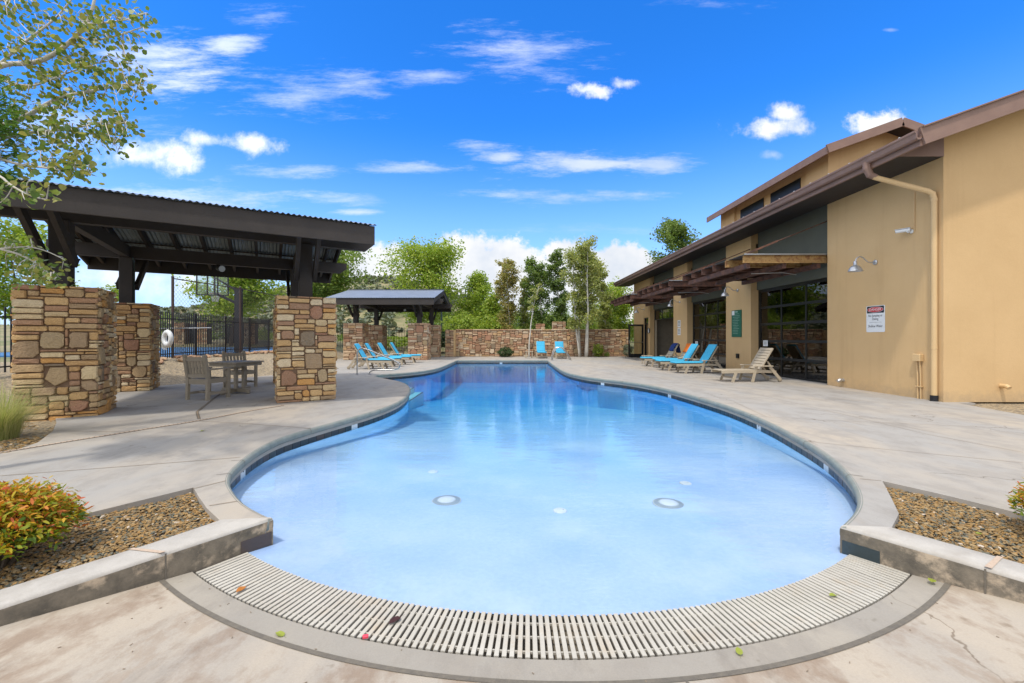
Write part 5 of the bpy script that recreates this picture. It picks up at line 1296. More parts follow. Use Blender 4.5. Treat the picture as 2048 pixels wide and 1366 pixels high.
# ================================================================== HANDRAILS
def rail(name, lb, pts, loc, r=.022):
    t = thing(name, lb, 'handrail', loc); return t
t = rail('pool_handrail', 'looped stainless steel handrail at the pool entry steps beside the loungers', None, (-5.23, 14.75, 0))
lp = [Vector((x, z)) for x, z in ((0, 0), (0, .45), (0, .80), (.10, .92), (.32, .90), (.85, .68), (1.30, .50), (1.50, .38), (1.50, .25), (1.36, .17), (1.0, .165), (.66, .165), (.48, .13), (.42, .04), (.42, 0))]
m_ = MB(); m_.tube([(p.x, 0, p.y) for p in chaikin(lp, 3)], .024, 10); m_.build('tube', MT['steel'], t, smooth_=True)
for x in (0, .42): m_ = MB(); m_.lathe([(.06, 0), (.06, .012), (.03, .02)], 18, (x, 0, 0)); m_.build('base_plate', MT['steel'], t)
t = rail('pool_ladder', 'pair of curved stainless ladder rails at the far pool corner', None, (2.75, 23.9, 0))
for y in (0, .55):
    lp = [Vector((x, z)) for x, z in ((0, .0), (.02, .35), (.16, .66), (.38, .76), (.62, .70), (.85, .42), (1.05, .05), (1.10, -.35))]
    m_ = MB(); m_.tube([(-p.x+.95, y+p.x*.0, p.y) for p in chaikin([Vector((1.05-q_.x, q_.y)) for q_ in lp], 2)], .026, 8); m_.build('rail', MT['steel'], t, smooth_=True)
    m_ = MB(); m_.lathe([(.06, 0), (.06, .012), (.03, .02)], 14, (-.10+0, y, 0)); m_.build('base_plate', MT['steel'], t)

# ================================================================== FENCES
def fence(lb, pts, seed, h=1.75, sp=.115, limit=300, gap=None):
    """black iron fence along (x, y, z) points: posts, two rails, single pickets"""
    t = thing('iron_fence', lb, 'fence', pts[0]); o0 = Vector(pts[0]); used = 0; extra = MB()
    pk = MB(); pk.box((-.0135, -.0135, 0), (.0135, .0135, h-.16)); pk.add([(-.0135, -.0135, h-.16), (.0135, -.0135, h-.16), (.0135, .0135, h-.16), (-.0135, .0135, h-.16), (0, 0, h-.11)], [(0, 1, 4), (1, 2, 4), (2, 3, 4), (3, 0, 4)])
    pme = pk.mesh('picket', MT['iron']); pm = MB(); pm.bbox((-.035, -.035, -.15), (.035, .035, h-.04), .012); pome = pm.mesh('post', MT['iron'])
    for a, b in zip(pts[:-1], pts[1:]):
        a, b = Vector(a), Vector(b); L = (b-a).length; nb = max(1, round(L/2.4)); n = int(L/sp)
        for k in range(nb+(b == Vector(pts[-1]))):
            p = a.lerp(b, k/nb)-o0; link_mesh('post', pome, t, p, (0, 0, atan2((b-a).y, (b-a).x)))
        for z in (.22, h-.30): m_ = MB(); m_.beam(a-o0+Vector((0, 0, z)), b-o0+Vector((0, 0, z)), .03, .035); m_.build('rail', MT['iron'], t)
        for k in range(1, n):
            p = a.lerp(b, k/n)-o0+Vector((0, 0, .08))
            if used < limit: link_mesh('picket', pme, t, p); used += 1
            else: extra.add([(x+p.x, y+p.y, z+p.z) for x, y, z in pk.v], pk.f)
    if extra.v: extra.build('pickets', MT['iron'], t, kind='stuff')
    return t
fence('black iron picket fence behind the life ring, running back along the gravel', [(-12.7, 8.2, .28), (-11.75, 14.1, .5), (-12.95, 22.9, .58), (-13.2, 29.8, .58)], 1)
fence('black iron picket fence behind the far pavilion', [(-13.2, 29.8, .58), (-10.0, 30.4, .35), (-7.0, 30.4, .1), (-4.1, 30.0, .0)], 2, 1.95)
# court fence: brown posts, rails and wire mesh
ct = thing('court_fence', 'tall brown chain link posts of the sport court behind the iron fence', 'fence', (-12.3, 15.5, .5)); o0 = Vector((-12.3, 15.5, .5))
cps = [Vector((-12.3, 15.5, .5)), Vector((-12.15, 19.2, .55)), Vector((-12.45, 22.9, .58)), Vector((-12.7, 26.6, .58)), Vector((-12.9, 30.3, .58))]
for p in cps: m_ = MB(); m_.tube([p-o0, p-o0+Vector((0, 0, 3.02))], .045, 8); m_.lathe([(.05, 3.02), (.05, 3.05), (.01, 3.09)], 8, p-o0); m_.build('post', MT['brown_post'], ct)
wm = MB()
for a, b in zip(cps[:-1], cps[1:]):
    m_ = MB(); m_.tube([a-o0+Vector((0, 0, 2.98)), b-o0+Vector((0, 0, 2.98))], .022, 6); m_.build('rail', MT['brown_post'], ct)
    L = (b-a).length; H = 2.9; s_ = .16; d = (b-a)/L; k = -H
    while k < L:
        for sg_ in (1, -1):
            t0, t1 = max(0, -k), min(H, L-k)
            if t1 > t0:
                if sg_ > 0: p, q_ = a+d*(k+t0)+Vector((0, 0, t0)), a+d*(k+t1)+Vector((0, 0, t1))
                else: p, q_ = a+d*(k+t0)+Vector((0, 0, H-t0)), a+d*(k+t1)+Vector((0, 0, H-t1))
                wm.beam(p-o0, q_-o0, .0035, .0035)
        k += s_
wm.build('wire_mesh', MT['brown_post'], ct, kind='stuff')
m_ = MB(); m_.box((-24, 16.5, .50), (-13.1, 31, .585)); m_.build('sport_court', MT['court'], kind='structure')
m_ = MB(); m_.box((-24, 8, .30), (-13.3, 12.2, .335)); m_.build('red_court', MT['court_red'], kind='structure')
bb = thing('basketball_hoop', 'clear basketball backboard on a thick black post in the sport court', 'basketball hoop', (-13.05, 20.5, .58)); 
m_ = MB(); m_.box((-.13, -.13, 0), (.13, .13, 3.1)); m_.build('post', MT['iron'], bb)
bdx = Vector((-1.35, -.25, 0))
m_ = MB(); m_.beam((0, 0, 2.35), (-1.0, -.2, 2.85), .09, .12); m_.beam((0, 0, 2.95), (-1.0, -.2, 3.6), .07, .08); m_.beam((-1.0, -.25, 2.8), (-1.0, -.25, 3.7), .06, .06); m_.build('arm', MT['iron'], bb)
bd = Vector((.60, .22, 0)); nb_ = Vector((.22, -.60, 0)).normalized()*-1; bc = Vector((-1.06, -.30, 3.30))
def brd(a, b, w, h, mat, nm='backboard_frame'): m_ = MB(); m_.beam(bc+bd*a[0]+Vector((0, 0, a[1])), bc+bd*b[0]+Vector((0, 0, b[1])), w, h); return m_.build(nm, mat, bb)
m_ = MB(); m_.beam(bc-bd*.98, bc+bd*.98, .015, 1.04); m_.build('backboard', MT['acrylic'], bb)
for z in (-.54, .54): brd((-1.02, z), (1.02, z), .05, .05, MT['iron'])
for x in (-1, -.33, .33, 1): brd((x, -.54), (x, .54), .045, .045, MT['iron'])
rc = bc+nb_*.42+Vector((0, 0, -.42)); m_ = MB(); m_.tube([rc+Vector((.23*cos(2*pi*k/20), .23*sin(2*pi*k/20), 0)) for k in range(21)], .012, 6); m_.build('rim', MT['red'], bb)
m_ = MB()
for k in range(12):
    a, b = 2*pi*k/12, 2*pi*(k+.9)/12
    for a2 in (b, 2*pi*(k-.9)/12): m_.tube([rc+Vector((.23*cos(a), .23*sin(a), 0)), rc+Vector((.16*cos(a2), .16*sin(a2), -.2)), rc+Vector((.12*cos(a), .12*sin(a), -.4))], .006, 4)
m_.build('net', MT['rope'], bb)
# safety ring and reaching pole on the fence
lr = thing('life_ring', 'white life ring with rope hung on the iron fence', 'life ring', (-11.22, 14.05, 1.27), radians(-25))
m_ = MB(); n1, n2 = 28, 12
for i in range(n1):
    for j in range(n2):
        a, b = 2*pi*i/n1, 2*pi*j/n2; r = .205+.082*cos(b); m_.v.append((r*cos(a), .082*sin(b)*.8-.09, r*sin(a)))
m_.f = [(i*n2+j, ((i+1) % n1)*n2+j, ((i+1) % n1)*n2+(j+1) % n2, i*n2+(j+1) % n2) for i in range(n1) for j in range(n2)]; m_.mi = [0]*len(m_.f); m_.build('ring', MT['white'], lr, smooth_=True)
m_ = MB(); rr_ = random.Random(4)
m_.tube([(.30*cos(a), -.09, .30*sin(a)-.02*(i % 2)) for i, a in enumerate([2*pi*k/24 for k in range(25)])], .008, 5)
for k in range(9): x = -.28+.03*k; m_.tube([(x, -.1, rr_.uniform(-.1, .1)), (x-.03, -.12, -.2-rr_.random()*.1), (x+.02, -.1, -.34-rr_.random()*.06)], .006, 4)
m_.build('rope', MT['rope'], lr)
rp = thing('reaching_pole', 'long white rescue pole hung level along the iron fence', 'pole', (-11.9, 13.6, 1.58)); m_ = MB(); m_.tube([(.06, 0, 0), (-.18, 3.6, .12)], .016, 8); m_.build('pole', MT['white'], rp)
for k in (.1, .8): m_ = MB(); m_.beam((.06-.24*k, 3.6*k, .12*k), (-.02-.24*k, 3.6*k, .12*k-.04), .02, .03); m_.build('hook', MT['galv'], rp)
# rocks along the fence foot
rr_ = random.Random(8); rkm = []
for k in range(6):
    m_ = MB(); lump(m_, (0, 0, 0), .22, .14, .07, 0, rr_, .22, .15); rkm.append(m_.mesh('rock', MT['rock']))
for k in range(44):
    if k < 30: y = lerp(15.2, 24, k/30)+rr_.uniform(-.1, .1); x = lerp(-11.55, -12.6, (y-14.1)/8.8)+rr_.uniform(-.15, .55)
    else: y = lerp(12.2, 14.8, (k-30)/14); x = lerp(-11.5, -11.3, (y-12)/3)+rr_.uniform(-.25, .5)
    o = link_mesh('rock', rkm[k % 6], None, (x, y, terr(x, y)+.045), (0, 0, rr_.uniform(0, 6))); s_ = rr_.uniform(.6, 1.25); o.scale = (s_, s_, s_*rr_.uniform(.8, 1.3))
    tag(o, 'flat tan rock lying along the foot of the iron fence on the gravel', 'rock', 'tan rocks edging the gravel at the fence')
#PART5
# ================================================================== HILL, HOUSES
HP = [(-420, 2), (-150, 5), (-105, 10.5), (-86, 14.0), (-75, 16.6), (-60, 18.6), (-46, 20.4), (-38, 20.4), (-28, 18.6), (-12, 13), (6, 7.5), (40, 4.5), (90, 3), (400, 2)]
def ridge(x):
    for (a, b), (c, d) in zip(HP[:-1], HP[1:]):
        if a <= x <= c: return lerp(b, d, smooth((x-a)/(c-a)))
    return 2
def hillz(x, y):
    t = smooth((y-52)/88); r_ = ridge(x*140/max(y, 60))
    z = .3+(r_-.3)*t
    if y > 140: z -= (y-140)*.03
    return z+t*(1.1*noise.noise(Vector((x*.05, y*.05, 1)))+.4*noise.noise(Vector((x*.18, y*.18, 2))))
m_ = MB(); hx = [-420+7*i for i in range(121)]; hy = [50+5*j for j in range(22)]; n = len(hx)
m_.v = [(x, y, hillz(x, y)) for y in hy for x in hx]; m_.f = [(j*n+i, j*n+i+1, (j+1)*n+i+1, (j+1)*n+i) for j in range(len(hy)-1) for i in range(n-1)]; m_.mi = [0]*len(m_.f)
m_.build('hill', MT['scrub'], kind='structure', smooth_=True)

import numpy as np
def leaf_cloud(name, C, size, mat, seed, parent=None, aspect=.75, up=.35, var=.35, kind=None, org=None, dirs=None):
    """one leaf-shaped face (a folded six-gon) per point of C"""
    r = np.random.default_rng(seed); C = np.asarray(C, float); n = len(C)
    if org is not None: C = C-np.asarray(org)
    nrm = r.normal(size=(n, 3)); nrm /= np.linalg.norm(nrm, axis=1)[:, None]; nrm[:, 2] = np.abs(nrm[:, 2])+up; nrm /= np.linalg.norm(nrm, axis=1)[:, None]
    t = r.normal(size=(n, 3)) if dirs is None else np.asarray(dirs)+r.normal(size=(n, 3))*.25
    t -= nrm*(t*nrm).sum(1)[:, None]; t /= np.linalg.norm(t, axis=1)[:, None]; b = np.cross(nrm, t)
    s = size*(1+var*r.uniform(-1, 1, n))[:, None]
    shape = [(-.5, 0, 0), (-.2, -.42*aspect, .05), (.2, -.36*aspect, .05), (.5, 0, -.03), (.2, .36*aspect, .05), (-.2, .42*aspect, .05)]
    V = np.stack([C+s*(t*a+b*c+nrm*d) for a, c, d in shape], 1).reshape(-1, 3)
    me = bpy.data.meshes.new(name); me.vertices.add(6*n); me.vertices.foreach_set('co', V.ravel()); me.loops.add(6*n); me.loops.foreach_set('vertex_index', np.arange(6*n, dtype=np.int32))
    me.polygons.add(n); me.polygons.foreach_set('loop_start', np.arange(0, 6*n, 6, dtype=np.int32)); me.polygons.foreach_set('loop_total', np.full(n, 6, dtype=np.int32))
    me.materials.append(mat); me.update(calc_edges=True); me.validate()
    o = link_mesh(name, me, parent)
    if kind: o['kind'] = kind
    return o
# scrub on the hill: one mass of low bushes
r_ = np.random.default_rng(2); pts = []
for k in range(1500):
    y = r_.uniform(60, 142); x = r_.uniform(-125, 35)*y/140
    s_ = r_.uniform(.5, 1.5); c = np.array([x, y, hillz(x, y)+s_*.45]); q_ = r_.normal(size=(int(16+10*s_), 3)); q_ /= np.linalg.norm(q_, axis=1)[:, None]
    pts.append(c+q_*np.array([s_, s_, s_*.65])*r_.uniform(.5, 1, (len(q_), 1)))
o = leaf_cloud('hill_scrub', np.concatenate(pts), .75, MT['sage'], 3, kind='stuff'); tag(o, 'grey green desert scrub dotted over the hillside', 'scrub')
def house(px, py, Y, w, d, h, lb):
    p = P(px, py, Y); t = thing('far_house', lb, 'house', (p.x, Y, p.z-h)); m_ = MB(); m_.box((-w/2, -d/2, -2), (w/2, d/2, h)); m_.build('wall', MT['house'], t)
    m_ = MB(); r = h*.55; vs = [(-w/2-.4, -d/2-.4, h), (w/2+.4, -d/2-.4, h), (w/2+.4, d/2+.4, h), (-w/2-.4, d/2+.4, h), (-w/4, 0, h+r), (w/4, 0, h+r)]
    m_.add(vs, [(0, 1, 5, 4), (2, 3, 4, 5), (1, 2, 5), (3, 0, 4), (3, 2, 1, 0)]); m_.build('roof', MT['house_roof'], t)
    for x in (-.3, .0, .28): m_ = MB(); m_.box((x*w-.5, -d/2-.05, h*.35), (x*w+.5, -d/2, h*.75)); m_.build('window', MT['frame'], t)
    m_ = MB(); m_.box((w*.2, -.3, h), (w*.2+.7, .4, h+r+.4)); m_.build('chimney', MT['house'], t)
house(826, 636, 95, 10, 8, 2.6, 'small tan house on the hillside seen under the far pavilion roof'); house(930, 628, 110, 12, 8, 3, 'pinkish low house among the trees behind the far wall')

# ================================================================== TREES
def tube_tree(m_, p0, d0, L, r0, r1, rr, n=7, bend=.12, up=.05, seg=6):
    pts, rs = [Vector(p0)], [r0]; d = Vector(d0).normalized(); p = Vector(p0)
    for k in range(seg):
        d = (d+Vector((rr.gauss(0, bend), rr.gauss(0, bend), rr.gauss(0, bend*.5)+up))).normalized(); p = p+d*(L/seg); pts.append(p.copy()); rs.append(lerp(r0, r1, (k+1)/seg))
    m_.tube(pts, rs, n); return pts
def tree(name, label, cat, base, H, R, leaf, bark, nleaf, lsize, seed, z0=.25, shape='round', stems=1, tr=.10, group=None, clump=.16, lean=0., nb=16, spreadz=1., asc=.55, gap=(.05, .22)):
    rr = random.Random(seed); base = Vector(base); t = thing(name, label, cat, base, 0, group)
    tm = MB(); ends = []
    for s_ in range(stems):
        a = rr.uniform(0, 6.28); off_ = Vector((cos(a), sin(a), 0))*(.0 if stems == 1 else rr.uniform(*gap))
        d0 = Vector((cos(a)*(.05 if stems == 1 else .10)+lean, sin(a)*(.05 if stems == 1 else .10), 1))
        pts = tube_tree(tm, off_-Vector((0, 0, .15)), d0, H*rr.uniform(.86, .97), tr*rr.uniform(.8, 1.1)/(1 if stems == 1 else 1.5), .012, rr, 8, .045, .04, 12)
        for k in range(nb//stems+2):
            f = z0+(1-z0)*(k+rr.random())/(nb//stems+2); f = min(f, .98); i = f*(len(pts)-1); j = min(int(i), len(pts)-2); p = pts[j].lerp(pts[j+1], i-j)
            if shape == 'round': pr = sqrt(max(.05, 1-((f-z0)/(1-z0)*2-1)**2*.85))
            elif shape == 'cone': pr = max(.12, 1-(f-z0)/(1-z0)*.9)
            else: pr = .55+.45*sin(pi*min(1, max(0, (f-z0)/(1-z0))**.8))
            b = rr.uniform(0, 6.28)+k*2.4; L = R*pr*rr.uniform(.65, 1.05)*(1 if stems == 1 else .85)
            bp = tube_tree(tm, p, (cos(b), sin(b), asc if shape != 'cone' else .2), L, max(.012, tr*.32*(1-f*.7)), .006, rr, 5, .16, .07, 5)
            ends += bp[2:]
            for q_ in (2, 3, 4):
                tw = tube_tree(tm, bp[q_], Vector((rr.gauss(0, 1), rr.gauss(0, 1), rr.gauss(.25, .5))), L*.4, .008, .003, rr, 4, .2, .03, 3); ends += tw[1:]
        ends.append(pts[-1])
    tm.build('trunk', bark, t, smooth_=True)
    r = np.random.default_rng(seed); E = np.array([tuple(e) for e in ends]); ncl = min(len(E), max(12, nleaf//34)); E = E[r.permutation(len(E))[:ncl]]
    idx = r.integers(0, len(E), nleaf); w = r.uniform(.5, 1.3, len(E))[idx][:, None]
    g_ = r.normal(size=(nleaf, 3)); g_ /= np.maximum(1, np.linalg.norm(g_, axis=1)/1.55)[:, None]
    C = E[idx]+g_*R*clump*w*np.array([1, 1, .75*spreadz]); C = C[C[:, 2] > H*z0*.55]
    leaf_cloud('crown', C, lsize, leaf, seed, t, .8, .3); return t
GT = 'trees growing beyond the fences and the far wall'
def tpx(px, ptop, Y, zb=.45): 
    p = P(px, ptop, Y); return (p.x, Y, zb), p.z-zb
def T(name, label, px, ptop, Y, R, leaf, bark, nleaf, ls, seed, **k):
    nleaf = int(nleaf*1.5); R *= 1.08
    b, H = tpx(px, ptop, Y, k.pop('zb', .45)); return tree(name, label, 'tree', b, H, R, MT[leaf], MT[bark], nleaf, ls, seed, group=GT, **k)
T('leafy_tree', 'yellow green tree at the far left behind the nearest stone pier', 45, 458, 23, 3.0, 'leaf_light', 'trunk_brown', 6500, .16, 101, z0=.3)
T('leafy_tree', 'small sparse yellow green tree between the two left piers', 232, 572, 27, 1.5, 'leaf_light', 'trunk_brown', 700, .14, 102, z0=.35, nb=8)
T('leafy_tree', 'light green tree spreading behind the basketball backboard', 462, 540, 33, 4.2, 'leaf_light', 'trunk_brown', 8000, .18, 103, z0=.35, tr=.16)
T('leafy_tree', 'big green tree with a dark trunk left of the far pavilion', 655, 500, 31, 3.6, 'leaf_mid', 'trunk_brown', 10000, .17, 104, z0=.38, tr=.24, nb=20)
T('leafy_tree', 'tall yellow green tree rising right behind the far pavilion roof', 862, 492, 38, 4.3, 'leaf_light', 'trunk_brown', 11000, .19, 105, z0=.28, tr=.16, nb=22)
T('leafy_tree', 'conical olive green tree between the pavilion and the aspens', 942, 542, 38, 3.0, 'leaf_light', 'trunk_brown', 7500, .16, 106, z0=.12, shape='cone', nb=24)
T('aspen_tree', 'slim rusty leaved aspen left of the white sapling', 1018, 516, 33, 1.5, 'leaf_rusty', 'trunk_pale', 5200, .13, 107, z0=.2, shape='col', tr=.10, stems=2, asc=1.2, nb=22)
T('aspen_tree', 'thin white trunked sapling standing before the far wall', 1058, 556, 28.15, .7, 'leaf_aspen', 'trunk_pale', 420, .10, 108, z0=.6, shape='col', tr=.055, zb=0., nb=8)
T('leafy_tree', 'dense dark green tree behind the white sapling', 1085, 508, 34, 1.6, 'leaf_dark', 'trunk_pale', 6500, .14, 109, z0=.2, shape='col', tr=.11, nb=24, asc=1.1)
T('leafy_tree', 'dark green tree half hidden by the big aspen', 1120, 486, 33, 1.2, 'leaf_dark', 'trunk_pale', 5000, .14, 110, z0=.2, shape='col', nb=24, asc=1.2)
T('aspen_tree', 'large white stemmed aspen clump growing before the far wall', 1168, 480, 28.1, 1.75, 'leaf_aspen', 'trunk_pale', 9500, .125, 111, z0=.28, stems=5, tr=.15, zb=0., nb=36, shape='col', asc=1.3, gap=(.12, .6), clump=.13)
T('leafy_tree', 'slim olive tree filling in right of the big aspen', 1210, 505, 33, 1.2, 'leaf_aspen', 'trunk_pale', 4500, .14, 115, z0=.2, shape='col', asc=1.2, nb=24)
T('aspen_tree', 'slender pale aspen just left of the dark trees behind the sapling', 1045, 540, 35, 1.1, 'leaf_aspen', 'trunk_pale', 3200, .13, 117, z0=.2, shape='col', asc=1.2, nb=20)
T('leafy_tree', 'low yellow green tree below the rusty aspen', 985, 585, 36, 1.8, 'leaf_light', 'trunk_brown', 5000, .15, 116, z0=.1, shape='cone')
T('leafy_tree', 'bright green low tree behind the corner of the clubhouse', 1243, 578, 36, 2.6, 'leaf_light', 'trunk_brown', 7000, .16, 112, z0=.1, tr=.1)
T('leafy_tree', 'dark green treetop rising above the clubhouse roof', 1318, 440, 40, 2.7, 'leaf_dark', 'trunk_brown', 7000, .19, 113, z0=.45, tr=.2)
def bush(name, lb, base, R, H, leaf, n, ls, seed, group=None, cat='bush', zc=.5):
    r = np.random.default_rng(seed); t = thing(name, lb, cat, base, 0, group); rr = random.Random(seed)
    m_ = MB()
    for k in range(7): a = rr.uniform(0, 6.28); m_.tube([(0, 0, -.05), (cos(a)*R*.25, sin(a)*R*.25, H*.35), (cos(a)*R*.55, sin(a)*R*.55, H*.7)], [.02*max(.4, R), .014*max(.4, R), .004], 5)
    m_.build('stem', MT['trunk_brown'], t)
    q_ = r.normal(size=(n, 3)); q_ /= np.linalg.norm(q_, axis=1)[:, None]
    lump_ = 1+.22*np.sin(q_[:, 0]*5+seed)*np.sin(q_[:, 1]*4+seed*2)+.12*np.sin(q_[:, 2]*7+seed)
    C = q_*np.array([R, R, H*.5])*(r.uniform(.55, 1.02, n)**.6*lump_)[:, None]+np.array([0, 0, H*zc]); C = C[C[:, 2] > .02]
    leaf_cloud('foliage', C, ls, MT[leaf], seed, t, .7, .2); return t
GB = 'green shrubs behind the far wall'
for k, (px, pt, Y, R, lf) in enumerate(((925, 622, 35, 1.7, 'leaf_light'), (985, 632, 34, 1.5, 'leaf_light'), (1040, 628, 36, 1.8, 'leaf_mid'), (1095, 625, 37, 1.7, 'leaf_light'), (1150, 630, 35, 1.8, 'leaf_mid'), (1205, 618, 35, 1.8, 'leaf_light'), (900, 612, 42, 2.4, 'leaf_mid'), (1010, 615, 44, 2.8, 'leaf_light'), (1110, 605, 45, 3.0, 'leaf_mid'))):
    b, H = tpx(px, pt, Y); bush('shrub', 'loose green shrub seen over the far wall, '+('at its left end', 'left of the narrow gate pier', 'beside the white sapling', 'between the two gate piers', 'below the big white stemmed aspen', 'at its right end', 'tall, behind the gate', 'tall, below the rusty aspen', 'tall, behind the wide gate pier')[k], b, R, H, lf, 2600, .15, 200+k, GB, 'shrub')
for k, (px, pt, Y, R, lf, lb) in enumerate(((790, 672, 36, 2.2, 'leaf_light', 'yellow green hedge shrub behind the fence under the far pavilion'), (880, 660, 32.5, .8, 'bush_dark', 'dark evergreen shrub behind the gate beside the far pavilion'), (600, 655, 34, 1.5, 'leaf_mid', 'green shrub at the foot of the big tree beyond the court'), (385, 652, 40, 2.2, 'leaf_mid', 'wide green shrub beyond the sport court'), (505, 655, 46, 2.0, 'leaf_light', 'light green shrub below the hill right of the hoop post'), (715, 668, 38, 2.0, 'leaf_mid', 'green shrub between the piers of the far pavilion'))):
    b, H = tpx(px, pt, Y); bush('shrub', lb, b, R, H, lf, 2200, .15, 230+k, None, 'shrub')
bush('round_bush', 'dense round dark green bush before the far wall', (G(1011, 714)[0], 27.9, 0), .52, .62, 'bush_dark', 2600, .06, 240)
bush('yellow_bush', 'yellow green upright bush beside the white aspen stems', (G(1188, 712)[0], 28.1, 0), .36, .85, 'leaf_light', 900, .08, 241)
bush('low_plant', 'very small green plant at the wall foot right of the aspen', (G(1209, 713)[0], 28.1, 0), .18, .32, 'leaf_mid', 260, .06, 242)
bush('sage_bush', 'round grey green bush before the wall by the open side door', (G(1242, 712)[0], 27.9, 0), .36, .9, 'sage', 1500, .06, 243)
# far tree line and lamp posts
pts = []; r_ = np.random.default_rng(9)
for k in range(130):
    x = r_.uniform(-70, 75); y = r_.uniform(58, 95); s_ = r_.uniform(1.3, 2.8); q_ = r_.normal(size=(150, 3)); q_ /= np.linalg.norm(q_, axis=1)[:, None]
    zb_ = hillz(x, y) if y > 52 else .4
    if 330 < CX+F*x/y < 800: continue
    pts.append(np.array([x, y, zb_+s_*.8])+q_*np.array([s_*1.2, s_*1.2, s_])*r_.uniform(.5, 1.05, (150, 1)))
o = leaf_cloud('far_woods', np.concatenate(pts), .42, MT['leaf_mid'], 10, kind='stuff'); tag(o, 'green band of far off trees below the hill', 'woods')
def lamp_post(px, ptop, Y, lb, lamp=True):
    b, H = tpx(px, ptop, Y); t = thing('lamp_post', lb, 'lamp post', b); m_ = MB(); m_.tube([(0, 0, 0), (0, 0, H)], [.09, .06], 8); m_.build('pole', MT['pole_green'], t)
    if lamp:
        m_ = MB(); m_.tube([(0, 0, H*.8), (-.25, 0, H*.86), (-.5, 0, H*.8)], .03, 6); m_.build('arm', MT['pole_green'], t); m_ = MB(); m_.lathe([(.05, .1), (.10, .04), (.24, -.10), (.22, -.10)], 12, (-.5, 0, H*.78)); m_.build('shade', MT['pole_green'], t)
lamp_post(883, 518, 37, 'green grey lamp post in front of the tall tree behind the pavilion'); lamp_post(931, 578, 42, 'short thin lamp post behind the gate right of the far pavilion', False); lamp_post(243, 520, 20, 'teal light pole behind the second pavilion post', False)
# stone pergola piers beyond the court
for px, w, lb in ((362, .9, 'pinkish stone pier beyond the court, left of the dark tarp'), (408, .8, 'pinkish stone pier beyond the court, right of the dark tarp'), (503, .8, 'pinkish stone pier beyond the court, behind the hoop post')):
    p = P(px, 640, 34); pier(lb, (p.x, 34, .5), .1, w, .6, 2.0, .085, px, FARST, 'f', 'stone piers beyond the sport court')
for px, lb in ((385, 'dark tarp panel hung between the far court piers'), (470, 'dark green wind screen panel along the far side of the court')):
    p = P(px, 640, 34.3); t = thing('wind_screen', lb, 'screen', (p.x, 34.3, .5)); m_ = MB()
    for k in range(12): x = -.75+1.5*k/12; m_.v += [(x, .05*sin(k*1.7), .25), (x, .05*sin(k*1.7+.4), 1.9)]
    m_.f = [(2*k, 2*k+2, 2*k+3, 2*k+1) for k in range(11)]; m_.mi = [0]*11; o = m_.build('cloth', MT['tarp'], t, smooth_=True); o.modifiers.new('thickness', 'SOLIDIFY').thickness = .02
    for x in (-.78, .68): m_ = MB(); m_.tube([(x, 0, 0), (x, 0, 2.05)], .03, 6); m_.build('post', MT['iron'], t)

# near cottonwood: limbs, twigs, leaves that can be told apart
NC = thing('cottonwood_tree', 'pale limbed cottonwood reaching in from the upper left with round leaves', 'tree', (-7.4, 4.6, -.03)); o0 = Vector(NC.location)
tm = MB(); rr = random.Random(77)
def LB(pts, r0, r1):
    w_ = [P(x, y, Y)-o0 for x, y, Y in pts]
    w_ = chaikin(w_, 2); n = len(w_); tm.tube(w_, [lerp(r0, r1, k/(n-1)) for k in range(n)], 7); return w_
limbs = []
trunk_top = Vector((.4, -.1, 3.0))
tp_ = chaikin([Vector((0, 0, -.1)), Vector((.05, .05, 1.2)), Vector((.25, 0, 2.3)), trunk_top, Vector((.7, -.1, 4.2)), Vector((.9, .1, 5.6)), Vector((1.0, .1, 7.4))], 2)
tm.tube(tp_, [lerp(.17, .03, k/(len(tp_)-1)) for k in range(len(tp_))], 9)
for pts, r0, r1 in (([(-260, 330, 4.6), (-60, 170, 4.45), (0, 127, 4.4), (70, 128, 4.35), (117, 104, 4.3), (152, 73, 4.25), (176, 48, 4.2), (192, -10, 4.2), (205, -90, 4.2)], .032, .008),
    ([(-260, 360, 4.6), (-60, 275, 4.4), (47, 237, 4.3), (88, 211, 4.25), (123, 193, 4.2), (165, 185, 4.2), (215, 176, 4.15), (262, 166, 4.1), (290, 170, 4.1)], .028, .004),
    ([(-260, 370, 4.6), (-60, 300, 4.2), (35, 268, 4.1), (88, 262, 4.05), (132, 260, 4.0), (170, 252, 4.0), (205, 243, 4.0), (250, 246, 4.0)], .018, .003),
    ([(-260, 340, 4.6), (-100, 30, 4.6), (0, -5, 4.6), (60, -8, 4.6), (130, -70, 4.6)], .032, .014),
    ([(176, 48, 4.2), (210, 46, 4.15), (250, 40, 4.1), (295, 26, 4.05)], .012, .004), ([(152, 73, 4.25), (190, 82, 4.2), (240, 70, 4.15), (292, 52, 4.1)], .012, .004),
    ([(-60, 300, 4.2), (0, 318, 3.9), (40, 330, 3.8), (90, 335, 3.8), (150, 345, 3.8), (180, 350, 3.8)], .016, .004), ([(-60, 330, 4.2), (0, 350, 3.7), (20, 370, 3.6), (60, 392, 3.6), (95, 400, 3.6)], .013, .004),
    ([(-60, 480, 4.6), (0, 498, 4.3), (40, 508, 4.2), (80, 530, 4.15), (110, 560, 4.1)], .014, .004), ([(0, 498, 4.3), (50, 492, 4.2), (90, 500, 4.2), (130, 520, 4.2)], .010, .003),
    ([(0, 127, 4.4), (60, 75, 4.3), (110, 40, 4.3), (150, -10, 4.3)], .014, .005), ([(0, 160, 4.5), (60, 175, 4.4), (100, 160, 4.4), (150, 140, 4.3), (200, 125, 4.3)], .013, .004),
    ([(-260, 400, 4.7), (-120, 440, 4.6), (-60, 480, 4.6)], .03, .014)):
    limbs += LB(pts, r0, r1)
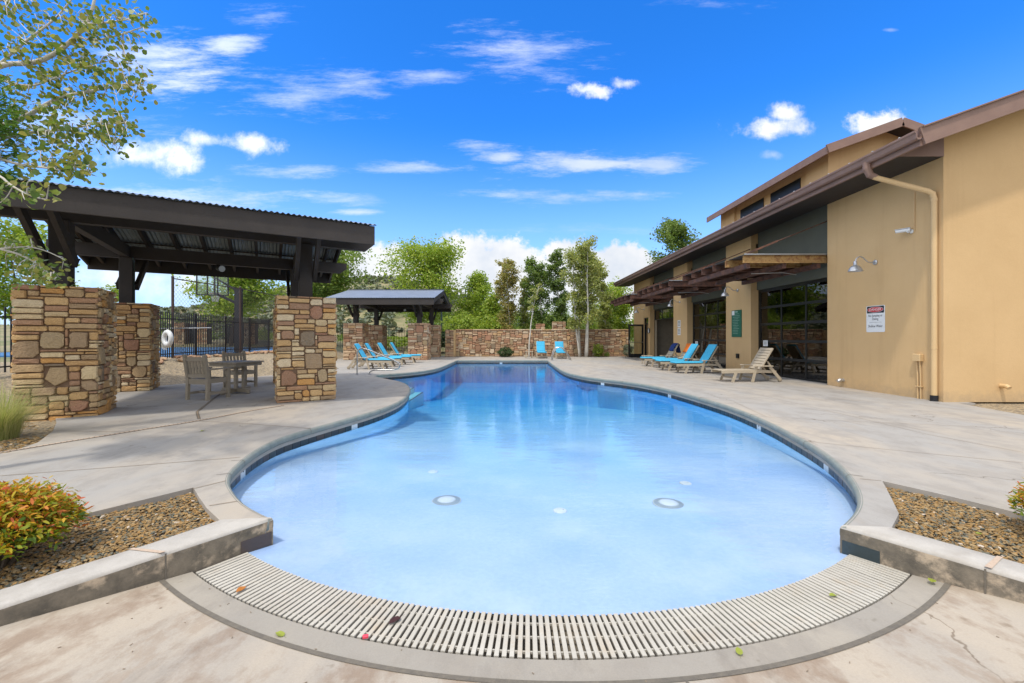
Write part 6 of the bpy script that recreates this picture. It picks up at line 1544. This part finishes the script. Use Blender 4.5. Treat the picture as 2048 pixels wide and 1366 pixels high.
REG = [([(0, 0), (232, 0), (245, 30), (300, 18), (298, 90), (275, 130), (215, 128), (250, 150), (300, 165), (298, 190), (262, 200), (240, 215), (262, 250), (245, 312), (215, 300), (180, 300), (185, 355), (150, 350), (100, 320), (60, 305), (0, 300)], 265, 5),
       ([(0, 300), (60, 310), (130, 350), (95, 398), (40, 410), (0, 380)], 15, 5), ([(0, 480), (60, 470), (130, 515), (125, 560), (95, 575), (40, 560), (0, 540)], 30, 5), ([(-330, -160), (-15, -160), (-15, 440), (-330, 440)], 120, 5)]
leaves = []; limbs_px = [((CX+F*(p+o0).x/(p+o0).y), CY-F*((p+o0).z-CH)/(p+o0).y, p) for p in limbs]
for poly, nc, _ in REG:
    k = 0
    while k < nc:
        x, y = rr.uniform(min(q_[0] for q_ in poly), max(q_[0] for q_ in poly)), rr.uniform(min(q_[1] for q_ in poly), max(q_[1] for q_ in poly))
        if not inside(x, y, poly): continue
        k += 1
        lx, ly, lp_ = min(limbs_px, key=lambda q_: (q_[0]-x)**2+(q_[1]-y)**2+rr.uniform(0, 600))
        Y = (lp_+o0).y+rr.uniform(-.35, .35); e = P(x, y, Y)-o0; mid = lp_.lerp(e, .5)+Vector((rr.uniform(-.05, .05), rr.uniform(-.05, .05), rr.uniform(.0, .08)))
        tw = chaikin([lp_, mid, e], 2); tm.tube(tw, [lerp(.0055, .0022, i/(len(tw)-1)) for i in range(len(tw))], 4)
        for j in range(rr.randint(7, 13)):
            p = tw[min(len(tw)-1, int(len(tw)*rr.uniform(.35, 1)))]+Vector((rr.gauss(0, .045), rr.gauss(0, .06), rr.gauss(-.02, .045))); leaves.append(p)
tm.build('trunk', MT['trunk_pale'], NC, smooth_=True)
def leaf_mesh(r):
    m_ = MB(); n = 10; vs = [(0, 0, 0)]
    for k in range(n):
        a = 2*pi*k/n; x = cos(a)*.5; y = sin(a)*.46*(1-.25*cos(a)); vs.append((x+(.1 if k == 0 else 0), y, .09*abs(sin(a))+r.uniform(-.02, .02)))
    m_.add(vs, [(0, k+1, (k+1) % n+1) for k in range(n)]); return m_.mesh('leaf', MT['leaf_near'])
lms = [leaf_mesh(rr) for _ in range(4)]; leaves.sort(key=lambda p: (p+o0).y)
for k, p in enumerate(leaves[:295]):
    o = link_mesh('leaf', lms[k % 4], NC, p, (rr.gauss(0, .7), rr.gauss(.5, .6), rr.uniform(0, 6.28))); s_ = rr.uniform(.035, .06); o.scale = (s_, s_, s_)
leaf_cloud('foliage', [tuple(p) for p in leaves[295:]], .046, MT['leaf_near'], 78, NC, .95, .15, kind='stuff')
# conifer at the left edge
cf = thing('conifer', 'bright green feathery conifer at the left edge in front of the cottonwood', 'tree', (-4.62, 3.7, -.03)); o0 = Vector(cf.location); r_ = np.random.default_rng(5); Cn = []; Dn = []
m_ = MB(); m_.tube([(-.9, -.1, -.1), (-.7, 0, 1.5), (-.45, .05, 2.9), (-.3, .05, 3.7)], [.10, .08, .05, .01], 8)
for k in range(150):
    a = r_.uniform(0, 6.28); z = r_.uniform(2.62, 3.75); R_ = .52*sqrt(max(.03, 1-((z-3.12)/.66)**2)); b = np.array([-.42, .03, z]); d = np.array([cos(a), sin(a), r_.uniform(-.1, .5)]); 
    m_.tube([tuple(b), tuple(b+d*R_*.5), tuple(b+d*R_*.95)], [.008, .005, .002], 4)
    for j in range(60): f = r_.uniform(.25, 1.05); Cn.append(b+d*R_*f+r_.normal(size=3)*.035); Dn.append(d+r_.normal(size=3)*.35)
m_.build('trunk', MT['trunk_brown'], cf); leaf_cloud('needles', np.array(Cn), .075, MT['conifer'], 6, cf, .16, .1, dirs=np.array(Dn))
# nandina bushes, grass
def nandina(lb, base, R, H, seed, n):
    r = np.random.default_rng(seed); t = thing('nandina_bush', lb, 'bush', base, 0, 'orange and green nandina bushes in the pebble beds'); m_ = MB(); hi, lo, dh, dl_ = [], [], [], []
    for k in range(n):
        q_ = r.normal(size=3); q_ /= np.linalg.norm(q_); q_[2] = abs(q_[2])*1.0-.25
        e = q_*np.array([R, R, H*.55])*r.uniform(.6, 1.05)+np.array([0, 0, H*.45]); 
        if e[2] < .03: continue
        if k % 3 == 0: m_.tube([(q_[0]*.04, q_[1]*.04, -.02), tuple(e*np.array([.45, .45, .6])), tuple(e)], [.006, .004, .002], 4)
        out_ = np.array([q_[0], q_[1], .1+.4*max(0, q_[2])])
        for j in range(13):
            d = out_+r.normal(size=3)*.55; p = e+d/np.linalg.norm(d)*.03+r.normal(size=3)*.022
            top_ = (e[2]/H > .38+r.normal()*.16)
            (hi if top_ else lo).append(p); (dh if top_ else dl_).append(d)
    m_.build('stem', MT['trunk_brown'], t); leaf_cloud('red_foliage', hi, .038, MT['nandina'], seed, t, .36, .5, dirs=dh); leaf_cloud('green_foliage', lo, .038, MT['nandina_low'], seed+1, t, .45, .4, dirs=dl_); return t
nandina('rounded nandina bush with orange red tips in the left pebble bed', (-2.98, 2.47, -.05), .315, .53, 301, 620)
nandina('green nandina bush at the right edge beside the pebble bed', (3.735, 2.68, -.05), .30, .50, 302, 420)
gz = thing('grass_tuft', 'fine pale green ornamental grass arching below the nearest stone pier', 'grass', (-6.62, 5.5, -.05)); r = random.Random(6); m_ = MB()
for k in range(1500):
    a = r.uniform(0, 6.28); b = Vector((cos(a), sin(a), 0))*r.random()**.5*.16; L = r.uniform(.5, 1.0); w = r.uniform(.001, .0019); o_ = r.uniform(.2, 1.15); d = Vector((cos(a+r.gauss(0, .5)), sin(a+r.gauss(0, .5)), 0)); s_ = Vector((-d.y, d.x, 0))*w
    p = [b+d*(L*o_*t_*t_)+Vector((0, 0, L*(t_*1.0-.42*o_*t_*t_))) for t_ in (0, .4, .75, 1)]
    m_.add([p[0]-s_, p[0]+s_, p[1]+s_, p[1]-s_, p[2]+s_*.7, p[2]-s_*.7, p[3]], [(0, 1, 2, 3), (3, 2, 4, 5), (5, 4, 6)])
m_.build('blades', MT['grass'], gz, kind='stuff')
# fallen leaves and a scrap of plastic
def fallen(px, py, z, mat, lb, s_=.05, seed=1, nm='fallen_leaf', asp=1.):
    g = G(px, py, z); r = random.Random(seed); m_ = MB(); n = 12; vs = [(0, 0, .004)]
    for k in range(n): a = 2*pi*k/n; vs.append((cos(a)*(.5+.1*(k == 0)), sin(a)*.33*asp*(1-.2*cos(a)), .02+.10*sin(a)**2+r.uniform(-.03, .05)))
    m_.add(vs, [(0, k+1, (k+1) % n+1) for k in range(n)]); m_.tube([(-.5, 0, .03), (-.75, .05, .06), (-.9, .12, .05)], .012, 4)
    o = m_.build(nm, MT[mat]); o.location = (g.x, g.y, z+.003); o.rotation_euler = (r.uniform(-.1, .1), r.uniform(-.1, .1), r.uniform(0, 6.28)); o.scale = (s_, s_, s_); tag(o, lb, 'leaf', 'fallen leaves'); return o
fallen(560, 1270, -.165, 'leaf_fall', 'green fallen leaf on the concrete band left of the grate middle', .05, 1); fallen(482, 1180, -.172, 'leaf_orange', 'orange curled leaf on the left part of the drain grate', .06, 2)
fallen(790, 1242, -.172, 'leaf_maroon', 'dark maroon leaf on the middle of the drain grate', .065, 3); fallen(1478, 1304, -.165, 'leaf_fall', 'green fallen leaf on the concrete band right of the middle', .045, 4)
fallen(1666, 1192, -.172, 'leaf_fall', 'green curled leaf on the right part of the drain grate', .045, 5); fallen(1826, 1142, -.172, 'leaf_fall', 'green leaf at the right end of the drain grate', .05, 6)
fallen(1864, 1162, -.15, 'leaf_fall', 'green leaf on the band below the right kerb', .055, 7); fallen(1958, 1068, -.03, 'leaf_fall', 'green leaf lying on the pebbles of the right bed', .045, 8); fallen(405, 862, .004, 'leaf_fall', 'green leaf on the deck left of the pool bend', .06, 9)
g = G(731, 1275, -.172); m_ = MB(); m_.bbox((-.014, -.009, 0), (.014, .009, .012), .003); o = m_.build('plastic_scrap', MT['pink']); o.location = (g.x, g.y, -.172); o.rotation_euler = (0, 0, .3); tag(o, 'tiny pink plastic scrap at the grate edge', 'litter')
r = random.Random(31); m_ = MB()
for k in range(60):
    a = radians(-90+r.uniform(-38, 38)); q_ = r.uniform(3.96, 4.6); m_.beam((AC[0]+q_*cos(a), AC[1]+q_*sin(a), ramp_z(q_)+.003), (AC[0]+q_*cos(a)+r.uniform(-.012, .012), AC[1]+q_*sin(a)+r.uniform(-.012, .012), ramp_z(q_)+.004), .0028, .002)
o = m_.build('leaf_litter', MT['joint']); tag(o, 'scattered brown specks of leaf litter on the concrete', 'litter', kind='stuff')
